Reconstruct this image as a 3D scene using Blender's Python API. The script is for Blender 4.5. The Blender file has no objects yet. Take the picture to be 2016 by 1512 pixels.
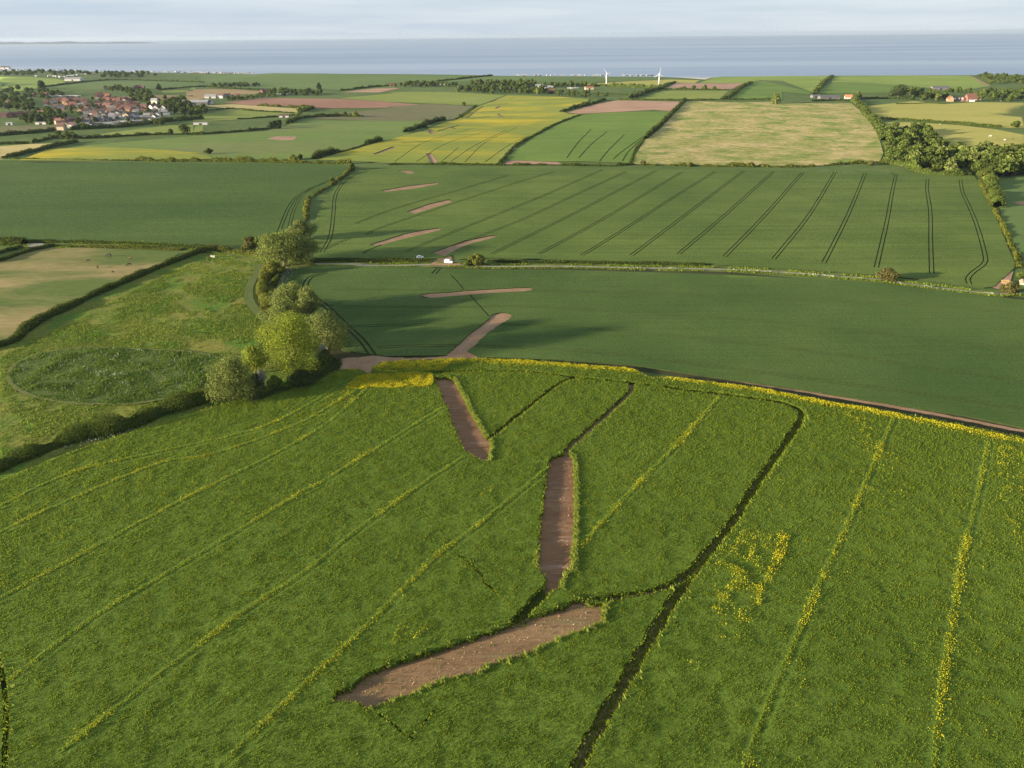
import bpy, bmesh, math, random
import numpy as np
from mathutils import Vector, Matrix
from mathutils.geometry import delaunay_2d_cdt

random.seed(7)
RNG = np.random.default_rng(11)
S = bpy.context.scene
COL = S.collection

# ------------------------------------------------------------------ camera
FPX, CAM_H = 1447.0, 120.0                       # focal length in photo pixels (2016 wide)
PITCH, ROLL = math.radians(25.42), math.radians(0.48)
_f = np.array([0, math.cos(PITCH), -math.sin(PITCH)])
_r0 = np.array([1.0, 0, 0]); _u0 = np.array([0, math.sin(PITCH), math.cos(PITCH)])
_r = _r0 * math.cos(ROLL) - _u0 * math.sin(ROLL)
_u = _u0 * math.cos(ROLL) + _r0 * math.sin(ROLL)
cam_d = bpy.data.cameras.new('camera'); cam = bpy.data.objects.new('camera', cam_d); COL.objects.link(cam)
cam.matrix_world = Matrix(((_r[0], _u[0], -_f[0], 0), (_r[1], _u[1], -_f[1], 0), (_r[2], _u[2], -_f[2], CAM_H), (0, 0, 0, 1)))
cam_d.sensor_width = 36; cam_d.lens = FPX / 2016 * 36
cam_d.clip_start = 1; cam_d.clip_end = 120000
S.camera = cam

# ------------------------------------------------------------------ light
SUN_EL, SUN_AZ = math.radians(10.0), math.radians(200)   # math azimuth of the sun (towards it), from +X
sun_vec = Vector((math.cos(SUN_EL) * math.cos(SUN_AZ), math.cos(SUN_EL) * math.sin(SUN_AZ), math.sin(SUN_EL)))
sd = bpy.data.lights.new('sun', 'SUN'); sd.energy = 4.0; sd.angle = math.radians(1.6); sd.color = (1.0, 0.83, 0.62)
so = bpy.data.objects.new('sun', sd); COL.objects.link(so)
so.rotation_euler = sun_vec.to_track_quat('Z', 'Y').to_euler()

W = bpy.data.worlds.new('World'); S.world = W; W.use_nodes = True
wt = W.node_tree; wn = wt.nodes; wn.clear()
def wnode(t, **k):
    n = wn.new(t)
    for a, b in k.items(): setattr(n, a, b)
    return n
sky = wnode('ShaderNodeTexSky', sky_type='NISHITA', sun_disc=False)
sky.sun_elevation = SUN_EL
sky.sun_rotation = math.pi / 2 - SUN_AZ
sky.altitude = 100; sky.air_density = 1.0; sky.dust_density = 0.6; sky.ozone_density = 2.0
tc = wnode('ShaderNodeTexCoord'); mp = wnode('ShaderNodeMapping'); mp.inputs['Scale'].default_value = (1.6, 1.6, 26)
wt.links.new(tc.outputs['Generated'], mp.inputs['Vector'])
cn = wnode('ShaderNodeTexNoise'); cn.inputs['Scale'].default_value = 2.2; cn.inputs['Detail'].default_value = 7; cn.inputs['Roughness'].default_value = .55
wt.links.new(mp.outputs[0], cn.inputs['Vector'])
cr = wnode('ShaderNodeValToRGB')
cr.color_ramp.elements[0].position = .36; cr.color_ramp.elements[0].color = (.120, .146, .178, 1)
cr.color_ramp.elements[1].position = .66; cr.color_ramp.elements[1].color = (.156, .175, .197, 1)
wt.links.new(cn.outputs['Fac'], cr.inputs[0])
b1 = wnode('ShaderNodeBackground'); b1.inputs['Strength'].default_value = .05
b2 = wnode('ShaderNodeBackground'); b2.inputs['Strength'].default_value = 1.0
wt.links.new(sky.outputs[0], b1.inputs[0]); wt.links.new(cr.outputs[0], b2.inputs[0])
mx = wnode('ShaderNodeMixShader'); mx.inputs[0].default_value = .88
wt.links.new(b1.outputs[0], mx.inputs[1]); wt.links.new(b2.outputs[0], mx.inputs[2])
wo = wnode('ShaderNodeOutputWorld'); wt.links.new(mx.outputs[0], wo.inputs[0])

S.view_settings.view_transform = 'Standard'; S.view_settings.look = 'None'
S.view_settings.exposure = 2.2; S.view_settings.gamma = 1.0; S.view_settings.use_curve_mapping = False
S.render.engine = 'CYCLES'
S.cycles.max_bounces = 5; S.cycles.diffuse_bounces = 2; S.cycles.transmission_bounces = 3
S.cycles.volume_bounces = 0; S.cycles.transparent_max_bounces = 6
S.cycles.use_denoising = True; S.cycles.denoiser = 'OPENIMAGEDENOISE'; S.cycles.denoising_input_passes = 'RGB_ALBEDO_NORMAL'; S.cycles.denoising_prefilter = 'NONE'

# ------------------------------------------------------------------ terrain and projection
SEA_Z = -22.0
def hgt(x, y):
    x = np.asarray(x, float); y = np.asarray(y, float)
    far = np.clip((np.hypot(x, y) - 500) / 700, 0, 1)
    return (0.7 * np.sin(x / 95 + .6) * np.cos(y / 120 - .4) + 1.0 * np.sin((x + .6 * y) / 170 + 1.1)
            + far * (3.0 * np.sin(x / 260 + y / 340 + .8) + 1.5 * np.sin(x / 150 - y / 210)))
def H1(x, y): return float(hgt(x, y))
CROPS = {'-': (0, 0, 1), 'A': (0, 60, .1984), 'B': (380, 100, .1984), 'C': (760, 100, .1984), 'D': (1140, 100, .1984),
         'E': (1600, 120, .2063), 'F': (0, 440, .248), 'G': (380, 420, .2646), 'H': (0, 640, .248), 'I': (700, 440, .1984),
         'J': (1640, 320, .1984), 'K': (640, 680, .2976), 'L': (600, 1062, .2976), 'M': (1100, 740, .2976),
         'N': (1416, 960, .2976), 'O': (0, 900, .2976), 'Q': (1880, 500, .06746), 'V': (90, 180, .12897)}
def at(px, py, dz=0.0):
    """photo pixel -> world point on the ground (dz above it)"""
    d = _f * FPX + _r * (px - 1008) - _u * (py - 756)
    z = dz
    for _ in range(9):
        t = (z - CAM_H) / d[2]
        x, y = d[0] * t, d[1] * t
        z = H1(x, y) + dz
    return x, y
def pix(s):
    """'K 10,20 30,40 M 1,2' -> photo pixel list"""
    out = []; c = CROPS['-']
    for w in s.split():
        if w in CROPS: c = CROPS[w]; continue
        a, b = w.split(','); out.append((c[0] + float(a) * c[2], c[1] + float(b) * c[2]))
    return out
def P(s, dz=0.0): return [at(a, b, dz) for a, b in pix(s)]
def dist(x, y): return math.hypot(math.hypot(x, y), CAM_H)
def smooth(pts, n=6):
    p = [np.array(q, float) for q in pts]
    if len(p) < 3: return [tuple(q) for q in p]
    p = [2 * p[0] - p[1]] + p + [2 * p[-1] - p[-2]]; out = []
    for i in range(1, len(p) - 2):
        for k in range(n):
            t = k / n
            out.append(.5 * ((2 * p[i]) + (p[i+1] - p[i-1]) * t + (2*p[i-1] - 5*p[i] + 4*p[i+1] - p[i+2]) * t*t + (-p[i-1] + 3*p[i] - 3*p[i+1] + p[i+2]) * t**3))
    out.append(p[-2]); return [tuple(q) for q in out]
def resample(pts, step):
    p = np.array(pts, float); d = np.hypot(*np.diff(p, axis=0).T); s = np.concatenate([[0], np.cumsum(d)])
    n = max(2, int(s[-1] / step) + 1); t = np.linspace(0, s[-1], n)
    return np.stack([np.interp(t, s, p[:, 0]), np.interp(t, s, p[:, 1])], 1)
def normals2(p):
    g = np.gradient(p, axis=0); g /= np.maximum(np.hypot(g[:, 0], g[:, 1])[:, None], 1e-9)
    return np.stack([-g[:, 1], g[:, 0]], 1)
def ribbon(pts, w, off=0.0, jit=0.0):
    p = np.array(pts, float); n = normals2(p)
    wl = w / 2 + RNG.normal(0, 1, len(p)) * jit; wr = w / 2 + RNG.normal(0, 1, len(p)) * jit
    return np.concatenate([p + n * (off + wl)[:, None], (p + n * (off - wr)[:, None])[::-1]])
def inside(px, py, poly):
    poly = np.asarray(poly, float); res = np.zeros(len(px), bool)
    mn, mxx = poly.min(0), poly.max(0)
    c = np.nonzero((px >= mn[0]) & (px <= mxx[0]) & (py >= mn[1]) & (py <= mxx[1]))[0]
    if not len(c): return res
    x, y = px[c], py[c]; r = np.zeros(len(c), bool)
    x1, y1 = poly[:, 0], poly[:, 1]; x2, y2 = np.roll(x1, -1), np.roll(y1, -1)
    for a, b, e, g in zip(x1, y1, x2, y2):
        if b == g: continue
        k = ((b > y) != (g > y)) & (x < (e - a) * (y - b) / (g - b) + a)
        r ^= k
    res[c] = r; return res
def jitter_edge(pts, step, amp):
    p = resample(list(pts) + [pts[0]], step)[:-1]
    return p + RNG.normal(0, amp, p.shape)
def vnoise(x, y, scale, seed=0):
    """smooth value noise 0..1 in world metres"""
    g = np.random.default_rng(seed).random((256, 256)); u = x / scale; v = y / scale
    i = np.floor(u).astype(int); j = np.floor(v).astype(int); a = u - i; b = v - j
    a = a*a*(3-2*a); b = b*b*(3-2*b); i &= 255; j &= 255; i2 = (i+1) & 255; j2 = (j+1) & 255
    return (g[i, j]*(1-a) + g[i2, j]*a)*(1-b) + (g[i, j2]*(1-a) + g[i2, j2]*a)*b

# ------------------------------------------------------------------ object helpers
def tag(o, label=None, cat=None, group=None, kind=None):
    if label: o['label'] = label
    if cat: o['category'] = cat
    if group: o['group'] = group
    if kind: o['kind'] = kind
    return o
def mesh(name, verts, faces, mat=None, tint=None, smooth_=False):
    verts = np.asarray(verts, np.float32); me = bpy.data.meshes.new(name)
    faces = np.asarray(faces, np.int32); n, k = faces.shape
    me.vertices.add(len(verts)); me.vertices.foreach_set('co', verts.ravel())
    me.loops.add(n * k); me.loops.foreach_set('vertex_index', faces.ravel())
    me.polygons.add(n); me.polygons.foreach_set('loop_start', np.arange(0, n * k, k, dtype=np.int32))
    me.update(calc_edges=True); 
    if smooth_: me.polygons.foreach_set('use_smooth', np.ones(n, bool))
    if tint is not None:
        a = me.attributes.new('tint', 'FLOAT', 'FACE'); a.data.foreach_set('value', np.asarray(tint, np.float32))
    if mat: me.materials.append(mat)
    return me
def link(name, me, parent=None, loc=None):
    o = bpy.data.objects.new(name, me); COL.objects.link(o)
    if parent: o.parent = parent
    if loc is not None: o.location = loc
    return o
def empty(name, loc, rz=0, scale=None):
    o = bpy.data.objects.new(name, None); COL.objects.link(o); o.location = loc; o.rotation_euler = (0, 0, rz)
    o.empty_display_size = .5
    if scale: o.scale = scale
    return o
def copy_tree(o, parent=None):
    c = o.copy(); COL.objects.link(c)
    if parent: c.parent = parent
    for ch in list(o.children): copy_tree(ch, c)
    return c
class MB:
    """collects boxes, prisms, lathes and tubes into one mesh (quads and tris through bmesh)"""
    def __init__(s): s.bm = bmesh.new()
    def box(s, x0, y0, z0, x1, y1, z1, bev=0):
        v = [s.bm.verts.new(c) for c in ((x0,y0,z0),(x1,y0,z0),(x1,y1,z0),(x0,y1,z0),(x0,y0,z1),(x1,y0,z1),(x1,y1,z1),(x0,y1,z1))]
        f = [s.bm.faces.new([v[i] for i in q]) for q in ((3,2,1,0),(4,5,6,7),(0,1,5,4),(1,2,6,5),(2,3,7,6),(3,0,4,7))]
        if bev:
            e = list({e for q in f for e in q.edges}); bmesh.ops.bevel(s.bm, geom=e, offset=bev, segments=2, affect='EDGES', profile=.5)
        return s
    def poly(s, pts):
        s.bm.faces.new([s.bm.verts.new(p) for p in pts]); return s
    def prism(s, prof, y0, y1, ax='y'):
        """profile (a,z) swept along y (or x)"""
        m = (lambda a, z, t: (a, t, z)) if ax == 'y' else (lambda a, z, t: (t, a, z))
        A = [s.bm.verts.new(m(a, z, y0)) for a, z in prof]; B = [s.bm.verts.new(m(a, z, y1)) for a, z in prof]
        n = len(prof)
        s.bm.faces.new(A[::-1]); s.bm.faces.new(B)
        for i in range(n): s.bm.faces.new((A[i], A[(i+1) % n], B[(i+1) % n], B[i]))
        return s
    def tube(s, pts, rad, seg=8):
        rings = []; pts = [Vector(p) for p in pts]
        for i, p in enumerate(pts):
            d = (pts[min(i+1, len(pts)-1)] - pts[max(i-1, 0)]).normalized()
            a = d.cross(Vector((0, 0, 1)) if abs(d.z) < .9 else Vector((1, 0, 0))).normalized(); b = d.cross(a)
            r = rad[i] if hasattr(rad, '__len__') else rad
            rings.append([s.bm.verts.new(p + (a * math.cos(2*math.pi*k/seg) + b * math.sin(2*math.pi*k/seg)) * r) for k in range(seg)])
        for A, B in zip(rings, rings[1:]):
            for k in range(seg): s.bm.faces.new((A[k], A[(k+1) % seg], B[(k+1) % seg], B[k]))
        s.bm.faces.new(rings[0][::-1]); s.bm.faces.new(rings[-1]); return s
    def me(s, name, mat, smooth_=False):
        bmesh.ops.recalc_face_normals(s.bm, faces=s.bm.faces[:])
        m = bpy.data.meshes.new(name); s.bm.to_mesh(m); s.bm.free()
        if smooth_:
            for p in m.polygons: p.use_smooth = True
        m.materials.append(mat); return m

# ------------------------------------------------------------------ materials
def newmat(name):
    m = bpy.data.materials.new(name); m.use_nodes = True; t = m.node_tree; t.nodes.clear(); return m, t
def N(t, ty, ins=None, **k):
    n = t.nodes.new(ty)
    for a, b in k.items(): setattr(n, a, b)
    for a, b in (ins or {}).items():
        if isinstance(b, bpy.types.NodeSocket): t.links.new(b, n.inputs[a])
        else: n.inputs[a].default_value = b
    return n
def c4(c): return (c[0], c[1], c[2], 1)
def ramp(t, fac, stops):
    r = t.nodes.new('ShaderNodeValToRGB'); t.links.new(fac, r.inputs[0]); e = r.color_ramp.elements
    while len(e) < len(stops): e.new(.5)
    for q, (p, c) in zip(e, stops): q.position = p; q.color = c4(c)
    return r.outputs[0]
def mixc(t, fac, a, b, mode='MIX'):
    n = t.nodes.new('ShaderNodeMix'); n.data_type = 'RGBA'; n.blend_type = mode
    for i, v in ((0, fac), (6, a), (7, b)):
        if isinstance(v, bpy.types.NodeSocket): t.links.new(v, n.inputs[i])
        else: n.inputs[i].default_value = v if i == 0 else c4(v)
    return n.outputs[2]
def ground_mat(name, c1, c2, big=.012, fine=.5, amp=.35, rot=0.0, stretch=1.0, bump=.0, patch=None, stripe=None, bigr=(.35, .65)):
    """two tones in broad patches, fine grain, optional third patch colour and drill lines along a direction"""
    m, t = newmat(name)
    pos = N(t, 'ShaderNodeNewGeometry').outputs['Position']
    mp = N(t, 'ShaderNodeMapping', {'Vector': pos, 'Rotation': (0, 0, -rot), 'Scale': (1 / stretch, 1, 1)}).outputs[0]
    n1 = N(t, 'ShaderNodeTexNoise', {'Vector': mp, 'Scale': big, 'Detail': 6.0, 'Roughness': .62}).outputs['Fac']
    col = ramp(t, n1, [(bigr[0], c1), (bigr[1], c2)])
    if patch:
        pc, sc, lo, hi = patch
        n3 = N(t, 'ShaderNodeTexNoise', {'Vector': mp, 'Scale': sc, 'Detail': 7.0, 'Roughness': .6, 'Distortion': .4}).outputs['Fac']
        fac = N(t, 'ShaderNodeMapRange', {'Value': n3, 'From Min': lo, 'From Max': hi}).outputs[0]
        col = mixc(t, fac, col, pc)
    if stripe:
        period, a, ang = stripe
        mp2 = N(t, 'ShaderNodeMapping', {'Vector': pos, 'Rotation': (0, 0, -ang), 'Scale': (.006, 1 / period, 1)}).outputs[0]
        n4 = N(t, 'ShaderNodeTexNoise', {'Vector': mp2, 'Scale': 1.0, 'Detail': 3.0, 'Roughness': .7}).outputs['Fac']
        f4 = N(t, 'ShaderNodeMapRange', {'Value': n4, 'From Min': .3, 'From Max': .7, 'To Min': 1 - a, 'To Max': 1 + a}).outputs[0]
        g = N(t, 'ShaderNodeCombineColor', {0: f4, 1: f4, 2: f4}).outputs[0]
        col = mixc(t, 1.0, col, g, 'MULTIPLY')
    n2 = N(t, 'ShaderNodeTexNoise', {'Vector': mp, 'Scale': fine, 'Detail': 5.0, 'Roughness': .75}).outputs['Fac']
    f2 = N(t, 'ShaderNodeMapRange', {'Value': n2, 'From Min': .25, 'From Max': .75, 'To Min': 1 - amp, 'To Max': 1 + amp}).outputs[0]
    g2 = N(t, 'ShaderNodeCombineColor', {0: f2, 1: f2, 2: f2}).outputs[0]
    col = mixc(t, 1.0, col, g2, 'MULTIPLY')
    b = N(t, 'ShaderNodeBsdfPrincipled', {'Base Color': col, 'Roughness': .95, 'Specular IOR Level': .08})
    if bump:
        bn = N(t, 'ShaderNodeBump', {'Height': n2, 'Distance': bump, 'Strength': 1.0}).outputs[0]; t.links.new(bn, b.inputs['Normal'])
    t.links.new(b.outputs[0], N(t, 'ShaderNodeOutputMaterial').inputs[0]); return m
def leaf_mat(name, dark, light, trans=.3, rnd=.25):
    m, t = newmat(name)
    at_ = N(t, 'ShaderNodeAttribute', attribute_name='tint').outputs['Fac']
    col = ramp(t, at_, [(0, dark), (1, light)])
    if rnd:
        orn = N(t, 'ShaderNodeObjectInfo').outputs['Random']
        f = N(t, 'ShaderNodeMapRange', {'Value': orn, 'To Min': 1 - rnd, 'To Max': 1 + rnd}).outputs[0]
        g = N(t, 'ShaderNodeCombineColor', {0: f, 1: f, 2: 1.0}).outputs[0]
        col = mixc(t, 1.0, col, g, 'MULTIPLY')
    d = N(t, 'ShaderNodeBsdfDiffuse', {'Color': col}); tr = N(t, 'ShaderNodeBsdfTranslucent', {'Color': col})
    mxs = N(t, 'ShaderNodeMixShader', {0: trans, 1: d.outputs[0], 2: tr.outputs[0]})
    t.links.new(mxs.outputs[0], N(t, 'ShaderNodeOutputMaterial').inputs[0]); return m
def plain(name, c, rough=.7, var=.12, metal=0, sc=3.0, spec=.3):
    m, t = newmat(name)
    co = N(t, 'ShaderNodeTexCoord').outputs['Object']
    n = N(t, 'ShaderNodeTexNoise', {'Vector': co, 'Scale': sc, 'Detail': 4.0}).outputs['Fac']
    col = ramp(t, n, [(.3, [v * (1 - var) for v in c]), (.7, [min(1, v * (1 + var)) for v in c])])
    b = N(t, 'ShaderNodeBsdfPrincipled', {'Base Color': col, 'Roughness': rough, 'Metallic': metal, 'Specular IOR Level': spec})
    t.links.new(b.outputs[0], N(t, 'ShaderNodeOutputMaterial').inputs[0]); return m
def R(d): return math.radians(d)

# ------------------------------------------------------------------ surface builder
def surface(name, outline, zoff, spacing, mat, holes=(), skirt=0.0, kind='structure', rough_z=0.0, lod=None, wall=None):
    """one sheet over the terrain inside OUTLINE minus HOLES; SKIRT drops a wall from every free edge"""
    out = np.asarray(outline, float)
    mn, mx_ = out.min(0), out.max(0)
    gx = np.arange(mn[0], mx_[0], spacing); gy = np.arange(mn[1], mx_[1], spacing)
    if lod is None:
        g = np.stack(np.meshgrid(gx, gy), -1).reshape(-1, 2); g = g + RNG.uniform(-.3, .3, g.shape) * spacing
    else: g = lod
    g = g[inside(g[:, 0], g[:, 1], out)]
    pts = list(map(tuple, out)); edges = [(i, (i + 1) % len(out)) for i in range(len(out))]
    for h_ in holes:
        b = len(pts); pts += list(map(tuple, h_)); edges += [(b + i, b + (i + 1) % len(h_)) for i in range(len(h_))]
    pts += list(map(tuple, g))
    V, _, Fc, _, _, _ = delaunay_2d_cdt([Vector(p) for p in pts], edges, [], 0, 1e-4, False)
    V = np.array([(v[0], v[1]) for v in V]); T = np.array([f for f in Fc if len(f) == 3], int)
    c = V[T].mean(1); keep = inside(c[:, 0], c[:, 1], out)
    for h_ in holes: keep &= ~inside(c[:, 0], c[:, 1], h_)
    T = T[keep]
    used, inv = np.unique(T.ravel(), return_inverse=True); V = V[used]; T = inv.reshape(-1, 3)
    a = V[T]; cr_ = np.cross(a[:, 1] - a[:, 0], a[:, 2] - a[:, 0]); T[cr_ < 0] = T[cr_ < 0][:, ::-1]
    z = hgt(V[:, 0], V[:, 1]) + zoff
    if rough_z: z = z + (vnoise(V[:, 0], V[:, 1], 3.1, 3) - .5) * rough_z
    co = np.column_stack([V, z]); bnd = None
    if skirt:
        E = np.concatenate([T[:, [0, 1]], T[:, [1, 2]], T[:, [2, 0]]]); key = np.sort(E, 1)
        u, idx, cnt = np.unique(key[:, 0] * (len(V) + 1) + key[:, 1], return_index=True, return_counts=True)
        B = E[idx[cnt == 1]]; n0 = len(co)
        top = co[B.ravel()].copy(); low = top.copy(); low[:, 2] -= skirt; k = np.arange(len(B)) * 2 + n0; k2 = k + 2 * len(B)
        sk = np.concatenate([np.stack([k + 1, k, k2], 1), np.stack([k + 1, k2, k2 + 1], 1)])
        bnd = (V[B[:, 0]], V[B[:, 1]])
        co = np.concatenate([co, top, low]); T = np.concatenate([T, sk])
    me_ = mesh(name, co, T, mat)
    if wall and skirt:
        me_.materials.append(wall); mi = np.zeros(len(T), np.int32); mi[len(T) - len(sk):] = 1; me_.polygons.foreach_set('material_index', mi)
    o = link(name, me_); tag(o, kind=kind)
    return o, bnd
def strip(name, pts, w, mat, zoff, kind='structure', jit=.0, step=3.0):
    p = resample(pts, step); n = normals2(p); k = len(p)
    wj = 1 + RNG.normal(0, jit, (k, 2)) if jit else np.ones((k, 2))
    L = p + n * (w / 2) * wj[:, :1]; Rr = p - n * (w / 2) * wj[:, 1:]; C = p
    allp = np.concatenate([L, C, Rr]); z = hgt(allp[:, 0], allp[:, 1]) + zoff
    i = np.arange(k - 1)
    F = np.concatenate([np.stack([i, i + k, i + k + 1, i + 1], 1), np.stack([i + k, i + 2 * k, i + 2 * k + 1, i + k + 1], 1)])
    return tag(link(name, mesh(name, np.column_stack([allp, z]), F, mat)), kind=kind)

# ================================================================== THE SETTING
M = {}
M['base'] = ground_mat('pasture_ground', (.062, .100, .024), (.090, .125, .034), .01, .08, .18)
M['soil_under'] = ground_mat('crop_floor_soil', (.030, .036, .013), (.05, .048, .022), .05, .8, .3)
M['rape'] = ground_mat('rape_canopy', (.068, .112, .014), (.088, .136, .018), .03, 1.3, .5, bump=.4)
M['wheatA'] = ground_mat('wheat_canopy_near', (.043, .079, .018), (.069, .107, .026), .014, 1.1, .33, bump=.45, stripe=(1.6, .10, R(-6)))
M['wheatB'] = ground_mat('wheat_canopy_mid', (.063, .101, .021), (.096, .136, .029), .012, .9, .26, bump=.4, patch=((.058, .092, .022), .03, .60, .80), stripe=(3.6, .20, R(60)))
M['wheatC'] = ground_mat('wheat_canopy_dark', (.040, .076, .016), (.066, .106, .023), .008, .5, .24, bump=.4, stripe=(3.0, .10, R(2)), stretch=2.5)
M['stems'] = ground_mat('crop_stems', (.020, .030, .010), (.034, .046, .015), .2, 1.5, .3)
M['soil'] = ground_mat('bare_soil', (.215, .132, .078), (.285, .186, .114), .12, 1.2, .25, bump=.10)
M['soil_far'] = ground_mat('bare_soil_far', (.26, .155, .10), (.32, .20, .135), .03, .3, .25)
M['meadow'] = ground_mat('rough_meadow', (.080, .124, .017), (.152, .152, .030), .05, .7, .6, bump=.6, patch=((.068, .132, .016), .06, .50, .62))
M['paddock'] = ground_mat('dry_paddock', (.17, .150, .055), (.26, .205, .090), .03, .4, .28, patch=((.085, .115, .028), .022, .44, .58), stretch=3.0, rot=R(0))
M['oval'] = ground_mat('planted_oval', (.065, .10, .024), (.10, .125, .034), .08, .9, .5, bump=.4)
M['mown'] = ground_mat('mown_grass', (.07, .10, .028), (.10, .12, .036), .06, .8, .25)
M['worn'] = ground_mat('worn_path', (.125, .12, .045), (.085, .115, .026), .1, 1.0, .3)
M['tarmac'] = ground_mat('lane_tarmac', (.19, .18, .135), (.25, .23, .18), .08, 1.0, .2)
M['verge'] = ground_mat('grass_verge', (.075, .11, .02), (.12, .14, .032), .08, .9, .4)
M['farrape'] = ground_mat('far_rape', (.155, .190, .030), (.205, .215, .034), .008, .12, .2, rot=R(62), stretch=2.5, patch=((.36, .29, .02), .011, .50, .66), stripe=(6, .12, R(64)))
M['green1'] = ground_mat('rolling_green', (.095, .150, .034), (.130, .178, .042), .006, .1, .16, stretch=2.0, patch=((.15, .148, .062), .0045, .52, .68))
M['green2'] = ground_mat('bright_green_drilled', (.090, .150, .026), (.122, .180, .034), .01, .2, .18, stripe=(3.2, .22, R(66)))
M['green3'] = ground_mat('coastal_green', (.145, .205, .038), (.19, .245, .05), .006, .06, .14, stripe=(9, .10, R(70)))
M['green4'] = ground_mat('coastal_dull_green', (.082, .130, .036), (.104, .150, .042), .004, .05, .14)
M['dun'] = ground_mat('grey_green_field', (.11, .115, .05), (.135, .125, .062), .006, .08, .16)
M['straw'] = ground_mat('straw_strip', (.33, .27, .105), (.40, .33, .14), .02, .1, .14)
M['bigstraw'] = ground_mat('dry_grass_field', (.225, .225, .062), (.36, .29, .125), .020, .16, .45, stretch=1.0, bigr=(.40, .60), patch=((.135, .185, .036), .026, .50, .64), stripe=(5, .10, R(64)))
M['gold'] = ground_mat('gold_pasture', (.26, .255, .058), (.32, .29, .078), .008, .2, .2, stretch=2)
M['redsoil'] = ground_mat('red_ploughed', (.225, .120, .078), (.265, .150, .100), .008, .08, .12)
M['pinksoil'] = ground_mat('pale_ploughed', (.27, .165, .11), (.33, .215, .145), .012, .1, .14)
M['tan'] = ground_mat('tan_field', (.23, .16, .075), (.28, .205, .10), .01, .1, .14)
M['lime'] = ground_mat('pale_green_field', (.145, .185, .036), (.18, .21, .048), .008, .1, .14)
M['sand'] = ground_mat('beach_sand', (.4, .36, .28), (.46, .42, .34), .02, .2, .1)

# land sheet with the coast line as its far edge
coast = [at(a, b) for a, b in pix('- -700,139 -300,139 0,139 130,140 250,142 380,144 500,146 640,145 800,146 900,147 960,149 1100,150 1290,151 1340,153 1390,154 1420,151 1520,150 1640,149 1900,148 2016,147 2300,144 2700,140')]
land = coast + [(9000, coast[-1][1] - 300), (9000, -900), (-9000, -900), (-9000, coast[0][1] - 200)]
rr = np.geomspace(25, 9000, 90); th = np.linspace(R(-10), R(190), 120)
lod = np.concatenate([np.stack([np.outer(rr, np.cos(th)).ravel(), np.outer(rr, np.sin(th)).ravel()], 1), np.array([(x, y) for x in range(-800, 801, 100) for y in range(-850, -10, 100)], float)])
surface('ground', land, 0.0, 1, M['base'], skirt=40, lod=lod)

m, t = newmat('sea_water')
pos = N(t, 'ShaderNodeNewGeometry').outputs['Position']
mp = N(t, 'ShaderNodeMapping', {'Vector': pos, 'Scale': (.00012, .0011, 1)}).outputs[0]
n1 = N(t, 'ShaderNodeTexNoise', {'Vector': mp, 'Scale': 1.0, 'Detail': 5.0, 'Roughness': .55}).outputs['Fac']
col = ramp(t, n1, [(.40, (.155, .22, .31)), (.60, (.25, .305, .38))])
b = N(t, 'ShaderNodeBsdfPrincipled', {'Base Color': col, 'Roughness': .5, 'Specular IOR Level': .25})
t.links.new(b.outputs[0], N(t, 'ShaderNodeOutputMaterial').inputs[0]); M['sea'] = m
v = [(-46000, 1200, SEA_Z), (46000, 1200, SEA_Z), (46000, 43000, SEA_Z), (-46000, 43000, SEA_Z)]
tag(link('sea', mesh('sea', v, [[0, 1, 2, 3]], M['sea'])), kind='structure')

# far shore across the estuary: a low ridge standing in the sea
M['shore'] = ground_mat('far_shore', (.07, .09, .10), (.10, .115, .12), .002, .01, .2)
x0, y0 = -17200., 22600.; x1, y1 = -9950., 22300.
nx, ny = 140, 7; vv = []
for i in range(nx):
    s_ = i / (nx - 1)
    e = min(1, (1 - s_) * 9) * (1 - .62 * s_) * (.72 + .2 * math.sin(s_ * 23) + .16 * math.sin(s_ * 61 + 1) + .10 * math.sin(s_ * 171))
    for j in range(ny):
        q = j / (ny - 1)
        vv.append((x0 + (x1 - x0) * s_, y0 + (y1 - y0) * s_ + q * 1500, SEA_Z - 2 + 104 * max(e, .02) * math.sin(math.pi * min(1, q * 1.0)) ** .5))
ff = [(i * ny + j, (i + 1) * ny + j, (i + 1) * ny + j + 1, i * ny + j + 1) for i in range(nx - 1) for j in range(ny - 1)]
tag(link('hills', mesh('hills', vv, ff, M['shore'])), kind='structure')

# ---- far fields -----------------------------------------------------------
def far(name, s, mat, z=.35, sp=40):
    surface(name, P(s, z), z, sp, M[mat], kind='structure')
far('coastal_field', 'A 0,455 300,462 560,480 680,505 520,545 330,580 200,605 0,570', 'green3')
far('coastal_field', 'A 470,560 900,512 1300,500 2016,515 2016,570 1600,582 1000,590', 'green4', .42)
far('coastal_field', 'A 1600,600 1950,585 B 0,335 0,355 A 1850,610 1620,625', 'lime', .42)
far('coastal_field', 'B 0,240 600,232 800,222 1300,225 2016,240 C 500,238 900,240 1000,250 420,310 0,320 B 1900,345 1500,390 760,380 300,360 160,340 0,320', 'green4', .46)
far('coastal_field', 'C 1050,250 1300,252 2016,252 D 700,262 840,280 600,292 200,310 20,325 C 1950,318 1300,300 850,305 520,305', 'green4', .40)
far('tan_field', 'A 1500,640 1780,645 2016,665 B 0,460 B 0,380 400,382 700,405 600,430 250,440 A 1950,690 1700,690 1400,680 1200,655', 'tan')
far('tan_field', 'A 1850,605 2016,590 B 100,380 0,440 A 1850,650', 'tan', .42)
far('tan_field', 'B 1480,410 1800,375 2016,368 C 140,372 0,400 B 1850,412', 'pinksoil')
far('pasture', 'B 1450,470 1790,440 2016,418 C 0,412 300,405 690,412 1180,440 1060,490 930,535 700,535 0,505 B 1900,500', 'lime')
far('ploughed_field', 'B 300,515 700,468 1400,476 2016,508 C 0,508 400,540 0,565 B 1200,572 1150,556 640,546', 'redsoil')
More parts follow.
